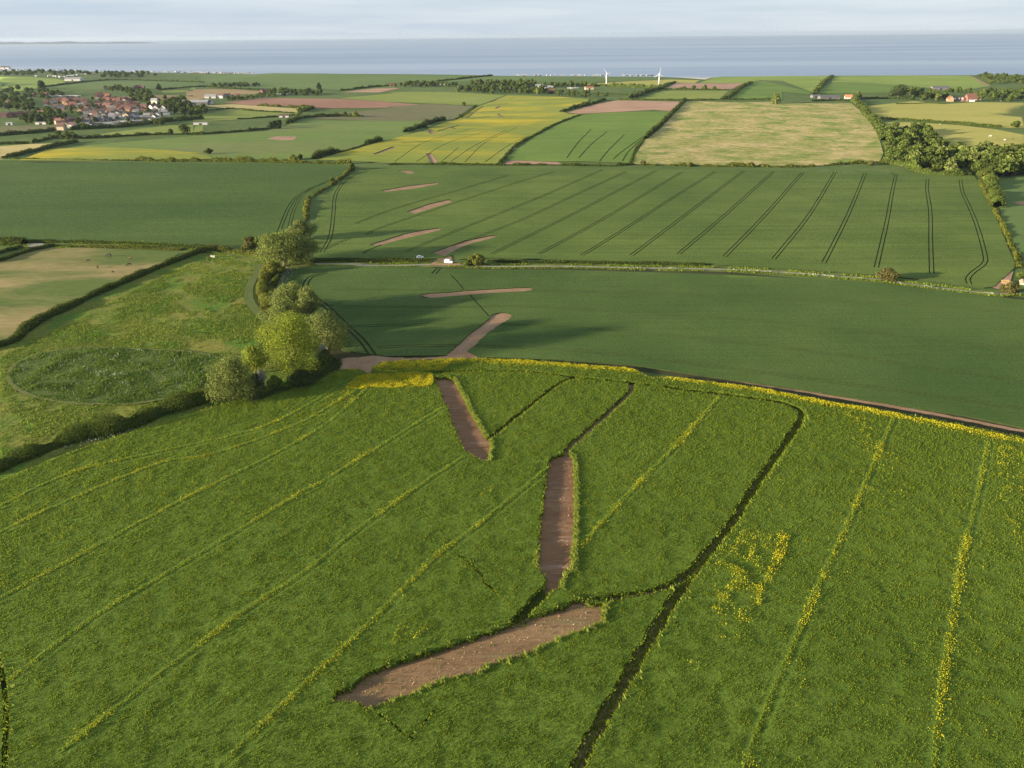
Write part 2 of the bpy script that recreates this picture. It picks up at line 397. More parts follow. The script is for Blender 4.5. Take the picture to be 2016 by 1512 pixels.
far('straw_field', 'B 80,545 400,530 720,552 1090,578 1020,612 640,597 380,575', 'straw')
far('pasture', 'B 0,650 370,582 640,603 1010,622 990,645 640,665 400,685 0,700', 'lime', .40)
far('pasture', 'B 0,705 420,690 900,660 1020,670 900,740 500,800 0,820', 'base', .40)
far('pasture', 'A 850,1060 1100,1010 1700,940 2016,930 2016,1025 1690,1035 1100,1065', 'lime', .38)
far('pasture', 'A 0,950 560,940 600,1000 0,1040', 'dun', .38)
far('straw_field', 'A 0,1150 300,1126 670,1118 560,1150 380,1192 190,1238 30,1275 0,1282', 'straw', .42)
far('dun_field', 'C 0,552 480,528 860,552 690,672 580,690 0,700 B 1700,690 1200,672 1200,640 1480,610 2000,570', 'dun', .42)
far('rolling_field', '- -260,312 -100,310 60,312 170,286 B 0,845 700,800 1100,695 1700,690 2016,690 C 0,690 580,695 395,765 190,835 0,900 B 1860,895 1440,1010 1190,1065 1000,1085 0,1060 A 1380,1285 0,1290', 'green1', .38, 30)
far('rape_strip', 'A 180,1290 480,1180 900,1150 1340,1165 2016,1215 B 0,1020 160,1040 200,1070 0,1080 A 1380,1288 700,1292', 'farrape', .62, 20)
# far oilseed rape, with its own stripped trenches
C_ = lambda s: P('C ' + s, .8)
fr_holes = [C_('395,1018 455,1020 520,1106 440,1106'), C_('400,778 450,782 492,822 435,822'), C_('1080,572 1120,548 1146,551 1105,576'), C_('1098,622 1125,626 1172,656 1140,658'),
            C_('640,758 670,758 700,776 660,774'), P('B 1780,1025 1990,945 C 60,950 90,955 B 2000,965 1830,1026', .8)]
for s, w in (('160,910 560,890', 3), ('820,675 1040,650', 3), ('930,610 1180,592', 3), ('1000,545 1215,525', 3), ('510,800 600,770 720,740', 3), ('720,738 960,738', 2.5), ('740,528 940,512', 3), ('800,670 900,590 965,550', 3.5), ('940,540 1060,500 1200,440', 3.5)):
    fr_holes.append(ribbon(smooth(C_(s)), w))
for s in ('640,1100 880,940 1200,780', '980,1105 1230,930 1420,840', '560,1090 720,960', '90,1095 400,900 860,770', '780,1105 1000,900 1300,760', '300,1100 620,910 1000,800', '1215,490 1280,460'):
    fr_holes.append(ribbon(smooth(C_(s)), .9))
far_rape = C_('1200,440 1700,455 2016,478 1990,520 1740,600 1820,628 1930,632 1700,716 1480,828 1330,900 1250,960 1190,1050 1095,1118 0,1112') + P('B 1600,1092 1240,1082 1450,1014 1860,905', .8) + C_('0,895 190,835 400,785 580,705 700,685 900,560 950,540')
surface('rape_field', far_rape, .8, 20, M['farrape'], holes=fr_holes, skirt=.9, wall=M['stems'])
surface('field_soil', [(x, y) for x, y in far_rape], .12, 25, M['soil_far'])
far('ploughed_field', 'D 0,575 140,535 380,492 1020,505 980,560 900,600 740,585 400,605 0,625 C 1800,612 1880,590 2016,560', 'pinksoil', .42)
g2_holes = [ribbon(smooth(P('D ' + s, .6)), 1.3) for s in ('340,1075 440,990 620,860', '205,1095 300,980 450,830', '430,1095 500,990 640,860', '0,1060 130,920 280,800', '520,1090 560,1000 680,860', '-120,1060 0,900 120,780')]
gr = P('C 1190,1062 1330,955 1480,850 1700,735 1930,640 2016,632 D 0,630 400,608 900,602 850,690 740,790 640,870 560,950 500,1112 0,1095 C 1740,1100 1230,1085', .6)
surface('wheat_field', gr, .6, 20, M['green2'], holes=g2_holes, skirt=.7, wall=M['stems'])
surface('field_soil', gr, .12, 30, M['soil_under'])
far('soil_headland', 'C 1150,1132 1228,1086 1700,1104 1760,1126', 'soil_far', .34)
far('dry_grass_field', 'D 1060,496 1500,512 1900,508 2016,520 E 0,405 370,402 450,472 560,600 630,720 675,880 640,955 0,1008 D 2016,1150 1400,1140 530,1122 560,1030 660,880 800,780 920,640 1000,545', 'bigstraw', .4, 20)
far('pasture', 'E 500,432 970,382 1250,412 1560,392 2016,400 2016,640 1800,640 1050,575 650,552', 'gold', .38)
far('pasture', 'E 670,578 1030,590 1400,612 1750,652 2016,705 2016,905 1900,850 1300,850 1280,780 1100,640 720,620', 'gold', .44)
far('coastal_field', 'E 200,145 900,138 1500,140 1600,200 1690,240 1400,285 850,232 420,205 180,205', 'green3', .4)
far('coastal_field', 'E 180,210 420,208 840,232 800,300 60,312 20,330 40,290', 'green2', .4)
far('coastal_field', 'D 1190,320 1350,262 2016,248 E 150,145 180,150 60,260 0,300 D 2016,298 1800,292 1640,320', 'green3', .4)
far('coastal_field', 'D 1470,488 1600,385 1720,318 1840,300 E 0,300 -30,320 D 2016,410 2016,490', 'green2', .42)
far('ploughed_field', 'D 860,380 950,322 1640,322 1490,388', 'pinksoil', .4)
far('pasture', 'D 600,476 830,396 1490,396 1390,480', 'lime', .42)
far('pasture', 'D 30,335 500,302 900,285 1200,292 1150,320 940,315 830,352 400,345', 'gold', .40)
far('pasture', 'D 130,395 560,385 520,440 160,425', 'base', .5)
far('pasture', 'J 1600,140 1680,110 1895,150 2300,170 2300,900 1900,970 1720,700 1660,480', 'green4', .4, 25)
far('soil_headland', 'J 1800,395 1850,388 1895,395 1895,425 1830,415', 'soil_far', .46, 10)
far('soil_headland', 'B 730,872 830,848 1030,850 1000,885 880,890', 'pinksoil', .46, 20)
far('coastal_path', 'E 1500,135 1600,185 1700,235 1670,245 1560,180', 'tan', .5)
far('beach', 'D 940,262 1100,262 1240,268 1330,262 1250,285 1120,275', 'sand', .46)

# ---- the three wheat fields ----------------------------------------------
def pair(s, dz, gauge=2.1, w=.62):
    p = resample(smooth(P(s, dz), 8), 4.0)
    return [ribbon(p, w, gauge / 2), ribbon(p, w, -gauge / 2)]
def path(s, dz, w, jit=0.0, step=4.0):
    return ribbon(resample(smooth(P(s, dz), 8), step), w, jit=jit)
def rough(s, dz, step=1.6, amp=.16):
    return jitter_edge(P(s, dz), step, amp)
HC = .55
hA = [rough('I 865,1336 950,1260 1040,1185 1130,1095 1250,1010 1330,930 1370,895 1430,882 1500,885 1560,912 1500,962 1420,1010 1330,1070 1250,1135 1190,1205 1110,1268 1190,1305 1235,1345', HC),
      rough('I 635,708 720,692 900,682 1100,666 1300,652 1600,636 1750,632 1752,662 1600,676 1300,692 1000,716 760,738 660,738', HC)]
hA += [path('I 950,512 1010,575 1075,652', HC, .7), path('I 1140,712 1230,815 1330,922', HC, .7)]
hA += pair('I 778,498 810,462 838,430', HC, 2.2, .9)
for s in ('- 655,571 900,571 1100,573 1400,583 1779,600 2016,618 2200,632', '- 620,603 900,604 1020,603 1200,612 1500,632 2016,690 2200,714', '- 660,643 900,638 1100,643 1400,668 1700,705 2016,752 2200,790', '- 742,683 900,680 1116,689 1240,701 1576,743 2016,805 2200,840'):
    hA += pair(s, HC, 2.1, .5)
hA += pair('G 1000,438 930,455 868,480 835,540 855,580 940,650 1010,710 1140,835 1260,950 1340,1060', HC, 2.4, .9)
hA += pair('G 1010,690 1060,688 1110,672', HC, 1.8, .6)
outA = P('G 690,650 655,600 650,560 665,520 700,470 740,430 800,400 900,388 1200,392 1512,394 - 870,528 960,531 1100,531 1400,539 1640,552 1730,557 1800,566 1900,577 1985,587 2100,598 2400,626 2400,905 2016,842 1900,818 1700,787 1570,766 1430,746 1240,718 1100,708 960,703 890,699 760,701 735,698 690,692 676,690 655,670 640,640', HC)
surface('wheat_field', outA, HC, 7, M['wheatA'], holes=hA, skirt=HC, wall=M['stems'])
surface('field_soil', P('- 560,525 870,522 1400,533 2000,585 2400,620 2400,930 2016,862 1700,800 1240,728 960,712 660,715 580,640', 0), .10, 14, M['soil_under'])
surface('soil_strip', rough('I 850,1345 1040,1180 1250,1000 1370,885 1440,870 1510,875 1570,915 1430,1015 1260,1140 1130,1265 1240,1320 1270,1360', 0), .16, 3, M['soil'])
surface('soil_strip', P('I 625,715 720,685 1300,645 1760,625 1765,670 1300,700 760,745', 0), .16, 4, M['soil'])

hB = [rough('I 140,208 300,158 500,95 700,60 830,40 855,60 700,100 500,146 300,198 190,224', HC), rough('I 755,288 900,238 1100,168 1300,125 1390,115 1405,130 1250,172 1130,202 1030,242 940,292 885,322 800,300', HC),
      rough('- 800,417 840,402 885,392 889,398 850,410 815,421', HC), rough('- 750,375 800,366 860,359 865,362 810,372 756,378', HC), rough('C 120,1186 230,1188 300,1210 215,1222', HC), path('I 120,290 90,300 75,290 110,270 200,235 300,195', HC, 1.2)]
for s in ('- 799,495 934,440 1075,383 1186,334', '- 720,462 773,440 1000,365 1090,338', '- 880,488 1024,434 1130,385 1233,338', '- 968,500 1024,473 1160,405 1292,336', '- 1061,500 1210,418 1344,338', '- 1145,503 1228,452 1330,386 1408,338', '- 1243,503 1360,415 1464,337',
          '- 1336,500 1440,412 1523,338', '- 1427,505 1511,418 1580,340', '- 1523,510 1595,420 1646,336', '- 1622,517 J 0,820 170,470 330,80', 'J 430,1040 540,560 580,330 625,120', 'J 980,1100 970,800 965,480 935,280 938,160',
          'J 1355,1205 1340,1150 1400,1080 1500,1000 1505,900 1420,600 1340,410 1285,290 1265,170', 'G 960,290 1015,190 1035,100 1045,0 - 662,380 685,352 725,336', 'J 560,80 600,110 620,125', '- 690,468 640,490', '- 700,440 780,410 900,375 1000,345'):
    hB += pair(s, HC, 2.2, .64)
outB = P('G 880,310 905,150 900,60 - 622,430 632,402 660,370 690,345 712,330 1000,331 1250,332 1500,335 1740,340 J 640,80 780,115 1000,118 1400,127 1450,200 1560,420 1640,600 1740,850 1805,990 1800,1040 1760,1085 1680,1150 1630,1200 1600,1232 1500,1240 1300,1215 900,1160 430,1112 0,1080 - 1500,526 1380,519 1200,514 1100,511 960,507 905,510 890,502 870,508 800,511 700,508 620,508', HC)
surface('wheat_field', outB, HC, 9, M['wheatB'], holes=hB, skirt=HC, wall=M['stems'])
surface('field_soil', outB, .10, 18, M['soil_under'])
surface('soil_strip', P('I 130,215 300,150 500,88 700,54 835,34 862,62 700,106 500,152 300,204 190,230', 0), .16, 5, M['soil'])
surface('soil_strip', P('I 745,292 900,230 1100,160 1300,118 1395,108 1412,132 1250,178 1130,208 1030,248 950,300 940,380 830,380 860,320 790,305', 0), .16, 5, M['soil'])
for s in ('- 795,419 840,399 890,389 893,400 850,413 813,424', '- 745,377 800,363 866,357 868,364 810,375 754,380', 'C 110,1186 230,1182 310,1212 215,1228'):
    surface('soil_strip', P(s, 0), .16, 8, M['soil'])
hC = pair('- 716,333 660,352 610,372 575,398 545,465', HC, 2.2, .64) + pair('- 640,360 600,380 580,410 565,465', HC, 2.0, .4)
outC = P('- -700,312 0,318 280,320 620,322 696,327 686,342 655,365 618,385 606,400 600,440 575,468 548,476 500,482 420,484 300,480 120,474 50,473 0,471 -700,452', HC)
surface('wheat_field', outC, HC, 16, M['wheatC'], holes=hC, skirt=HC, wall=M['stems'])
surface('field_soil', outC, .10, 30, M['soil_under'])

# ---- paddock, meadow, oval plantation, lane -------------------------------
surface('paddock', P('- -500,540 F 0,300 250,220 430,190 900,200 1420,235 1330,300 1000,440 500,690 0,960 - -500,860', .2), .2, 10, M['paddock'])
surface('meadow', P('F 1480,240 1640,235 1800,250 1960,285 G 500,370 560,420 600,560 640,740 720,900 780,1200 600,1390 300,1485 - 420,815 300,848 200,884 100,918 0,960 -400,1060 -400,850 F 0,985 300,830 700,620 1100,440', .2), .2, 6, M['meadow'], rough_z=.3)
oval_px = 'H 60,405 130,312 330,228 700,184 1100,196 1550,222 1800,285 1850,335 1800,430 1650,490 1400,570 1100,622 800,632 550,622 250,565 110,490'
oval = smooth(P(oval_px, .2) + [P(oval_px, .2)[0]], 5)[:-1]
surface('plantation_ground', oval, .42, 3, M['oval'], rough_z=.2)
strip('path', oval + [oval[0], oval[1]], 1.7, M['worn'], .60, jit=.25, step=2)
strip('path', smooth(P('G 500,380 480,440 425,540 415,620 440,690 500,755 548,790', .2)), 4.2, M['mown'], .60, jit=.06, step=2)
strip('path', smooth(P('F 1640,265 1660,320 1720,300 1700,270', .2)), 1.6, M['worn'], .36, jit=.1, step=2)
lane = smooth(P('F 90,190 - 105,486 250,480 400,492 500,512 G 780,400 900,380 1300,382 I 0,420 450,418 750,412 1040,416 1300,430 2016,428 - 1250,528 1380,530 1500,534 1640,544 1730,551 1800,561 1880,571 1960,579 2016,577 2100,584 2300,600'), 6)
strip('grass_verge', lane, 9.5, M['verge'], .14, jit=.12, step=4)
strip('road', lane[len(lane) // 4:], 2.5, M['tarmac'], .20, jit=.04, step=4)
surface('lane_gateway', P('I 760,395 850,330 950,330 960,380 1050,390 1040,420 740,418', 0), .26, 3, M['soil'])
surface('gateway_pad', P('F 210,165 330,160 410,178 330,195 230,190', 0), .3, 3, M['tarmac'])
surface('lane_gateway', P('J 1560,1240 1650,1190 1720,1110 1790,1080 1760,1180 1700,1230 1640,1262', 0), .3, 3, M['soil_far'])

# ---- foreground oilseed rape ----------------------------------------------
HR = 1.2
trench1 = 'K 715,210 740,270 762,335 800,420 822,470 840,525 862,580 880,625 905,680 930,706 1000,742 1030,765 1080,765 1092,720 1104,660 1100,625 1085,610 1060,590 1030,540 995,480 960,420 930,350 900,300 870,240 850,212 790,208'
trench2 = 'K 1475,758 1530,722 1600,705 1645,720 1655,790 1662,950 1662,1100 1650,1300 1645,1512 L 1778,80 1772,185 1740,225 1708,245 1695,332 1640,338 1600,325 1590,290 1580,240 1545,205 1520,182 1530,60 K 1388,1480 1400,1380 1420,1180 1440,1000 1458,850'
trench3 = 'L 178,1085 182,1020 260,985 312,958 330,930 450,862 560,825 640,800 820,742 1000,680 1170,628 1300,580 1400,548 1500,500 1600,480 1720,430 1785,398 1850,402 1900,418 1965,420 2010,420 1985,460 1968,500 1990,540 1900,578 1760,622 1600,690 1480,752 1340,800 1205,828 1170,880 1000,905 900,932 800,975 700,1030 590,1060 480,1100 420,1132 330,1088 240,1068'
T1, T2, T3 = (rough(s, HR, .9, .24) for s in (trench1, trench2, trench3))
link23 = path('L 1620,315 1540,400 1460,480 1390,560', HR, 3.2, .2, 1.5)
trackD = path('M 690,72 800,85 1100,120 1300,146 1450,170 1530,192 1590,228 1606,262 1590,310 1540,385 1430,545 1310,710 1190,905 1070,1070 950,1215 860,1340 770,1470 - 1318,1195 1250,1308 1172,1442 1128,1530 1080,1640', HR, 3.1, .15, 1.5)
headland = path('K 690,178 850,170 1070,166 1250,169 1400,176 1640,206 1850,226 2016,242 M 620,62', HR, 2.3, .1, 1.5)
track2 = path('K 1085,615 1190,530 1330,420 1460,315 1560,245 1650,212', HR, 2.1, .12, 1.2)
track3 = path('K 1612,712 M 60,480 200,352 330,240 440,140 482,85 480,45', HR, 2.8, .15, 1.2)
spur = path('L 1990,420 M 150,1495 320,1470 520,1440 700,1400 800,1350 880,1290', HR, 2.2, .3, 1.2)
slits = [path(s, HR, w, .08, 1.0) for s, w in (('L 1000,92 1060,130 1130,190 1180,250 1200,290 1280,362', .9), ('L 480,1150 580,1220 660,1285 720,1320', .5), ('L 860,1130 820,1180 760,1240', .5), ('- -8,1280 6,1340 12,1400 9,1512', 1.0))]
regrown = ['- 700,742 560,822 480,852 300,893 143,930 0,996', '- 740,742 640,806 560,846 400,900 312,912 104,999 0,1048 -80,1080', '- 720,766 640,836 521,904 342,993 134,1106 0,1178', '- 866,805 771,864 640,945 600,966 342,1121 179,1219 45,1321 0,1352',
           '- 911,900 830,954 700,1046 600,1127 506,1187 372,1285 298,1341 120,1480', '- 1071,927 1021,969 923,1049 860,1095 749,1206 639,1313 430,1512', '- 1415,782 1350,857 1290,919 1213,999 1142,1080', '- 1760,822 1696,969 1660,1052 1606,1168 1574,1243 1500,1420 1465,1530', '- 1945,872 1928,960 1904,1064 1880,1198 1862,1311 1848,1420 1838,1530',
           '- 2100,960 2060,1150 2040,1350']
rape_holes = [T1, T2, T3, link23, trackD, headland, track2, track3, spur] + slits
rape_top = 'K -40,205 70,168 150,158 215,155 250,172 300,192 315,170 320,140 370,112 460,106 560,98 700,92 850,87 1000,85 1150,90 1300,96 1450,104 1640,121 1850,138 2016,150 M 600,10 800,15 1000,40 1200,62 1330,80 1500,112 1650,142 1850,182 2016,205 - 1780,815 1850,828 1940,846 2016,862 2200,890 2500,940'
rape_out = P(rape_top, HR) + [(330, 60), (150, 25), (0, 15), (-150, 30), (-330, 90)] + P('- -500,1080 -200,1000 0,947 100,906 200,870 300,838 420,802 520,772 600,738', HR)
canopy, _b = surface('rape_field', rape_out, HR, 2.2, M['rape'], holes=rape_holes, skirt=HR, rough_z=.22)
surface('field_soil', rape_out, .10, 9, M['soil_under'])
M['trench'] = ground_mat('trench_soil', (.155, .085, .046), (.21, .118, .064), .18, 1.4, .28, bump=.10, stretch=9, rot=R(88), patch=((.24, .165, .115), .9, .54, .70))
M['trench_b'] = ground_mat('trench_soil_across', (.158, .098, .050), (.215, .140, .072), .18, 1.4, .30, bump=.10, stretch=8, rot=R(27), patch=((.15, .13, .06), .35, .58, .74))
def grow(p, k):
    p = np.asarray(p); c = p.mean(0); d = p - c; return c + d * (1 + k / np.maximum(np.hypot(d[:, 0], d[:, 1])[:, None], 1))
surface('soil_strip', grow(T1, 1.0), .18, 2, M['trench'], rough_z=.12)
surface('soil_strip', grow(T2, 1.0), .18, 2, M['trench'], rough_z=.12)
surface('soil_strip', grow(T3, 1.0), .18, 2, M['trench_b'], rough_z=.12)
surface('soil_strip', rough('K 60,168 110,90 330,72 560,88 770,80 900,-10 960,-10 985,55 1020,82 850,92 560,104 370,120 330,150 318,195 300,200 215,160 120,160', 0, 2, .25), .24, 4, M['soil'], rough_z=.1)
strip('soil_strip', smooth(P('M 1000,-5 1330,62 - 1560,768 1700,792 1860,820 2016,850 2300,900')), 2.2, M['soil'], .22, jit=.15, step=2)

# ================================================================== GROWING THINGS (stuff)
def tufts(name, X, Y, Z, size, tint, mat, lean=.35, wide=.75, each=2, kind='stuff', outward=None):
    """each plant is EACH pointed leaf sprays (single triangles)"""
    n = len(X) * each
    x = np.repeat(X, each); y = np.repeat(Y, each); z = np.repeat(Z, each); s = np.repeat(size, each) * RNG.uniform(.7, 1.3, n); ti = np.repeat(tint, each) + RNG.normal(0, .07, n)
    a = RNG.uniform(0, 2 * math.pi, n); dx, dy = np.cos(a), np.sin(a); w = s * wide * RNG.uniform(.6, 1.1, n) / 2
    b = RNG.uniform(0, 2 * math.pi, n); l = s * lean * RNG.uniform(0, 1.6, n)
    ox = RNG.normal(0, .25, n) * s; oy = RNG.normal(0, .25, n) * s
    lx, ly = np.cos(b) * l, np.sin(b) * l
    if outward is not None: lx += np.repeat(outward[0], each) * s * .5; ly += np.repeat(outward[1], each) * s * .5
    v = np.empty((n, 3, 3), np.float32)
    v[:, 0] = np.stack([x + ox - dx * w, y + oy - dy * w, z], 1)
    v[:, 1] = np.stack([x + ox + dx * w, y + oy + dy * w, z], 1)
    v[:, 2] = np.stack([x + ox + lx, y + oy + ly, z + s], 1)
    o = link(name, mesh(name, v.reshape(-1, 3), np.arange(n * 3).reshape(-1, 3), mat, tint=np.clip(ti, 0, 1)))
    return tag(o, kind=kind)
def scatter(r0, r1, t0, t1, k, smin):
    """random points whose spacing grows with distance from the middle of the field edge"""
    X = []; Y = []; r = r0
    while r < r1:
        r2 = r * 1.06; s = max(smin, k * math.hypot(r, CAM_H)); n = int(.5 * (r2 * r2 - r * r) * (t1 - t0) / (s * s))
        q = np.sqrt(RNG.uniform(r * r, r2 * r2, n)); th = RNG.uniform(t0, t1, n)
        X.append(q * np.cos(th)); Y.append(q * np.sin(th)); r = r2
    return np.concatenate(X), np.concatenate(Y)
def any_in(X, Y, polys):
    r = np.zeros(len(X), bool)
    for p in polys: r |= inside(X, Y, p)
    return r
def seg_dist(X, Y, pts, sides=False):
    p = np.array(pts, float); best = np.full(len(X), 1e9); 
    for (ax, ay), (bx, by) in zip(p[:-1], p[1:]):
        ex, ey = bx - ax, by - ay; L = ex * ex + ey * ey + 1e-9
        u = np.clip(((X - ax) * ex + (Y - ay) * ey) / L, 0, 1)
        best = np.minimum(best, np.hypot(X - ax - u * ex, Y - ay - u * ey))
    return best
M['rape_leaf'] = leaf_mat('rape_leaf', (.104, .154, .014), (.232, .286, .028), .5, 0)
M['rape_leaf_sun'] = leaf_mat('rape_leaf_sunlit', (.12, .17, .03), (.235, .28, .05), .4, 0)  # leaf colour with painted sunlight, for the sun-facing cut edges
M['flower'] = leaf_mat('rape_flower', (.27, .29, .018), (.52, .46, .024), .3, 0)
regrown = [resample(smooth(P(s, HR)), 5) for s in regrown]
X, Y = scatter(80, 420, R(38), R(146), .00134, .24)
ok = inside(X, Y, np.array(rape_out)) & ~any_in(X, Y, rape_holes)
X, Y = X[ok], Y[ok]
dl = np.full(len(X), 1e9)
for p in regrown: dl = np.minimum(dl, seg_dist(X, Y, p))
rut = np.abs(dl - .95) < .34
keep = ~rut | (RNG.random(len(X)) < .6); X, Y, dl = X[keep], Y[keep], dl[keep]
D = np.hypot(np.hypot(X, Y), CAM_H)
big = vnoise(X, Y, 38, 1) * .5 + vnoise(X, Y, 9, 2) * .5; fine_ = vnoise(X, Y, 1.6, 5)
tint = .20 + .30 * big + .12 * fine_ + RNG.normal(0, .09, len(X)) + .34 * np.exp(-(dl / 1.25) ** 2)
size = np.maximum(.27, D * .00142) * RNG.uniform(.75, 1.25, len(X))
Z = hgt(X, Y) + HR - .12 + (vnoise(X, Y, 3.1, 3) - .5) * .22 + (fine_ - .5) * .18 - np.where(np.abs(dl - 1.15) < .42, .55, 0) + .12 * np.exp(-(dl / .7) ** 2)
tufts('rape_plants', X, Y, Z, size, tint, M['rape_leaf'])
# leaves standing along every cut edge of the crop
(bx0, bx1) = _b; A0, A1 = bx0, bx1; seg = np.hypot(*(A1 - A0).T); mid = (A0 + A1) / 2
near = (np.hypot(mid[:, 0], mid[:, 1]) < 420) & (mid[:, 1] > 60); A0, A1, seg, mid = A0[near], A1[near], seg[near], mid[near]
rd = np.full(len(mid), 1e9)
for p in regrown: rd = np.minimum(rd, seg_dist(mid[:, 0], mid[:, 1], p))
td = np.full(len(mid), 1e9)
for p in (T1, T2, T3): td = np.minimum(td, seg_dist(mid[:, 0], mid[:, 1], np.concatenate([p, p[:1]])))
keep = (rd > 1.5) | (td < .1); A0, A1, seg, td = A0[keep], A1[keep], seg[keep], td[keep]
cnt = np.maximum(1, (seg * 16).astype(int)); idx = np.repeat(np.arange(len(seg)), cnt); u = RNG.random(len(idx))[:, None]
q = A0[idx] * (1 - u) + A1[idx] * u; nrm = np.stack([(A1 - A0)[idx][:, 1], -(A1 - A0)[idx][:, 0]], 1); nrm /= np.maximum(np.hypot(nrm[:, 0], nrm[:, 1])[:, None], 1e-6)
zz = RNG.random(len(idx)); q = q + nrm * RNG.uniform(-.15, .3, (len(idx), 1))
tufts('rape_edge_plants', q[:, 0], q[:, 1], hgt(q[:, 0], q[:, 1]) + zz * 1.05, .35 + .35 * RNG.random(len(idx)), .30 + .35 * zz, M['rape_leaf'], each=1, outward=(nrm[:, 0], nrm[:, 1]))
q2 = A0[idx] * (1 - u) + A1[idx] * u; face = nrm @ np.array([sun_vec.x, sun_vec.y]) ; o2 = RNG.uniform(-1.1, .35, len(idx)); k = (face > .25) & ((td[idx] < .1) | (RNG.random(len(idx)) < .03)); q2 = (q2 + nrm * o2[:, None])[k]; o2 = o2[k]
tufts('sunlit_leaning_rape', q2[:, 0], q2[:, 1], hgt(q2[:, 0], q2[:, 1]) + HR + .08 - np.clip(o2 + .4, 0, 1) * .9, .4 + .3 * RNG.random(len(q2)), .85 + .15 * RNG.random(len(q2)), M['rape_leaf_sun'], each=2, outward=(nrm[k][:, 0] * 1.5, nrm[k][:, 1] * 1.5))  # only on edges facing the sun; the sunlit rim is in their bright tint
# trampled, regrowing plants in the wheel tracks
for trk, dens in ((trackD, 7), (track2, 5), (link23, 12), (spur, 7), (track3, 2.5)):
    mn, mxx = trk.min(0), trk.max(0); n = int((mxx[0] - mn[0]) * (mxx[1] - mn[1]) * dens)
    tx = RNG.uniform(mn[0], mxx[0], n); ty = RNG.uniform(mn[1], mxx[1], n); k = inside(tx, ty, trk); tx, ty = tx[k], ty[k]
    tufts('trampled_rape', tx, ty, hgt(tx, ty) + .1, .25 + .25 * RNG.random(len(tx)), .0 + .45 * RNG.random(len(tx)), M['rape_leaf'], lean=.8)
M['track'] = ground_mat('track_earth', (.15, .105, .055), (.21, .155, .08), .3, 1.5, .3)
for trk in (trackD, track2, spur, track3):
    surface('track_earth', trk, .16, 2.5, M['track'])
for cl, hw, dn in (('- 1290,786 M 1530,192 1590,228 1606,262 1590,310 1540,385 1430,545 1310,710 1190,905 1070,1070 950,1215 860,1340 770,1470 - 1318,1195 1250,1308 1172,1442 1128,1530', .5, 9),):
    p = resample(smooth(P(cl, HR), 8), .1); q = np.repeat(p, 2, 0); q = q + np.repeat(normals2(p), 2, 0) * RNG.normal(0, hw, (len(q), 1))
    tufts('trampled_rape', q[:, 0], q[:, 1], hgt(q[:, 0], q[:, 1]) + .2, .3 + .35 * RNG.random(len(q)), .35 + .5 * RNG.random(len(q)), M['rape_leaf'], lean=.9, each=1)
# flowers: the field edge, the big corner patch, the regrown tramlines and a few lodged patches
fx, fy, fb, fs = [], [], [], []
def flower_at(px_, py_, dens, br=.9, sz=1.0):
    k = RNG.random(len(px_)) < dens; fx.append(px_[k]); fy.append(py_[k]); fb.append(np.full(k.sum(), br)); fs.append(np.full(k.sum(), sz))
for p in regrown:
    pp = resample(p, .06); nn = normals2(pp); m_ = vnoise(pp[:, 0], pp[:, 1], 14, 8) * vnoise(pp[:, 0], pp[:, 1], 4, 9)
    for s_ in (-.5, .5, -.8, .3):
        o_ = RNG.normal(0, .45, len(pp)); q = pp + nn * (s_ + o_)[:, None]
        flower_at(q[:, 0], q[:, 1], np.clip(m_ * 1.9 - .30, 0, .6) * (1.0 if s_ > 0 else .6), .28)
edge_ = resample(P('K 340,130 470,108 700,98 850,90 1000,88 1300,99 1640,124 2016,153 M 800,18 1000,43 1330,83 1650,145 1850,185 2016,208 - 1780,818 1850,831 2016,866 2200,895', HR), .07)
nn = normals2(edge_); wid = np.interp(edge_[:, 0], [-70, -20, 60, 200], [7.5, 4.2, 2.8, 4.0])
for rep in range(9):
    o_ = np.abs(RNG.normal(0, 1, len(edge_))) * wid * .55; q = edge_ - nn * o_[:, None]
    flower_at(q[:, 0], q[:, 1], np.clip(.25 + 1.1 * vnoise(q[:, 0], q[:, 1], 5, 12) - o_ / wid * .25, .05, .9) * .85)
def patch(s, dens, n_per=14, feather=0):
    pl = np.array(smooth(P(s, HR) + [P(s, HR)[0]], 4)); mn, mxx = pl.min(0), pl.max(0); n = int((mxx[0] - mn[0]) * (mxx[1] - mn[1]) * n_per)
    x = RNG.uniform(mn[0], mxx[0], n); y = RNG.uniform(mn[1], mxx[1], n); k = inside(x, y, pl); x, y = x[k], y[k]
    mm = vnoise(x, y, 2.2, 21) * .6 + vnoise(x, y, 6, 22) * .4
    flower_at(x, y, np.clip((mm - .71 + dens * .5) * 2.2, 0, 1), .9 if dens > .9 else .2, 1.0 if dens > .9 else 1.05)
patch('K 130,285 200,215 290,195 420,188 560,180 690,182 715,210 700,268 560,275 460,282 330,278 240,290', 1.45, 48)
patch('K 310,160 330,125 400,108 700,95 850,92 760,165 560,172 420,180', 1.05, 30)
patch('K 0,215 70,172 200,157 250,180 200,210 90,250 0,290', .80, 8)
patch('K 0,300 120,285 180,320 0,470', .64, 5)
patch('M 1180,1050 1260,1010 1310,1090 1300,1180 1230,1290 1180,1340 1160,1200', .84, 12)
patch('M 1490,1060 1525,1070 1505,1160 1460,1270 1400,1365 1350,1370 1400,1230 1440,1130', 1.15, 20)
patch('M 1285,1060 1310,1080 1300,1160 1240,1235 1205,1280 1250,1200', 1.1, 20)
patch('M 1315,1370 1350,1365 1345,1510 1310,1500', 1.1, 20)
patch('M 1040,1150 1300,1030 1530,1060 1480,1300 1370,1420 1340,1540 1250,1680 1080,1800 1020,1600', .70, 9)
patch('L 560,700 640,540 700,520 830,590 700,680', .66, 7); patch('K 985,1030 1040,960 1110,930 1090,980 1010,1050', .66, 7); patch('O 330,570 400,510 500,440 470,490 360,580', .66, 7)
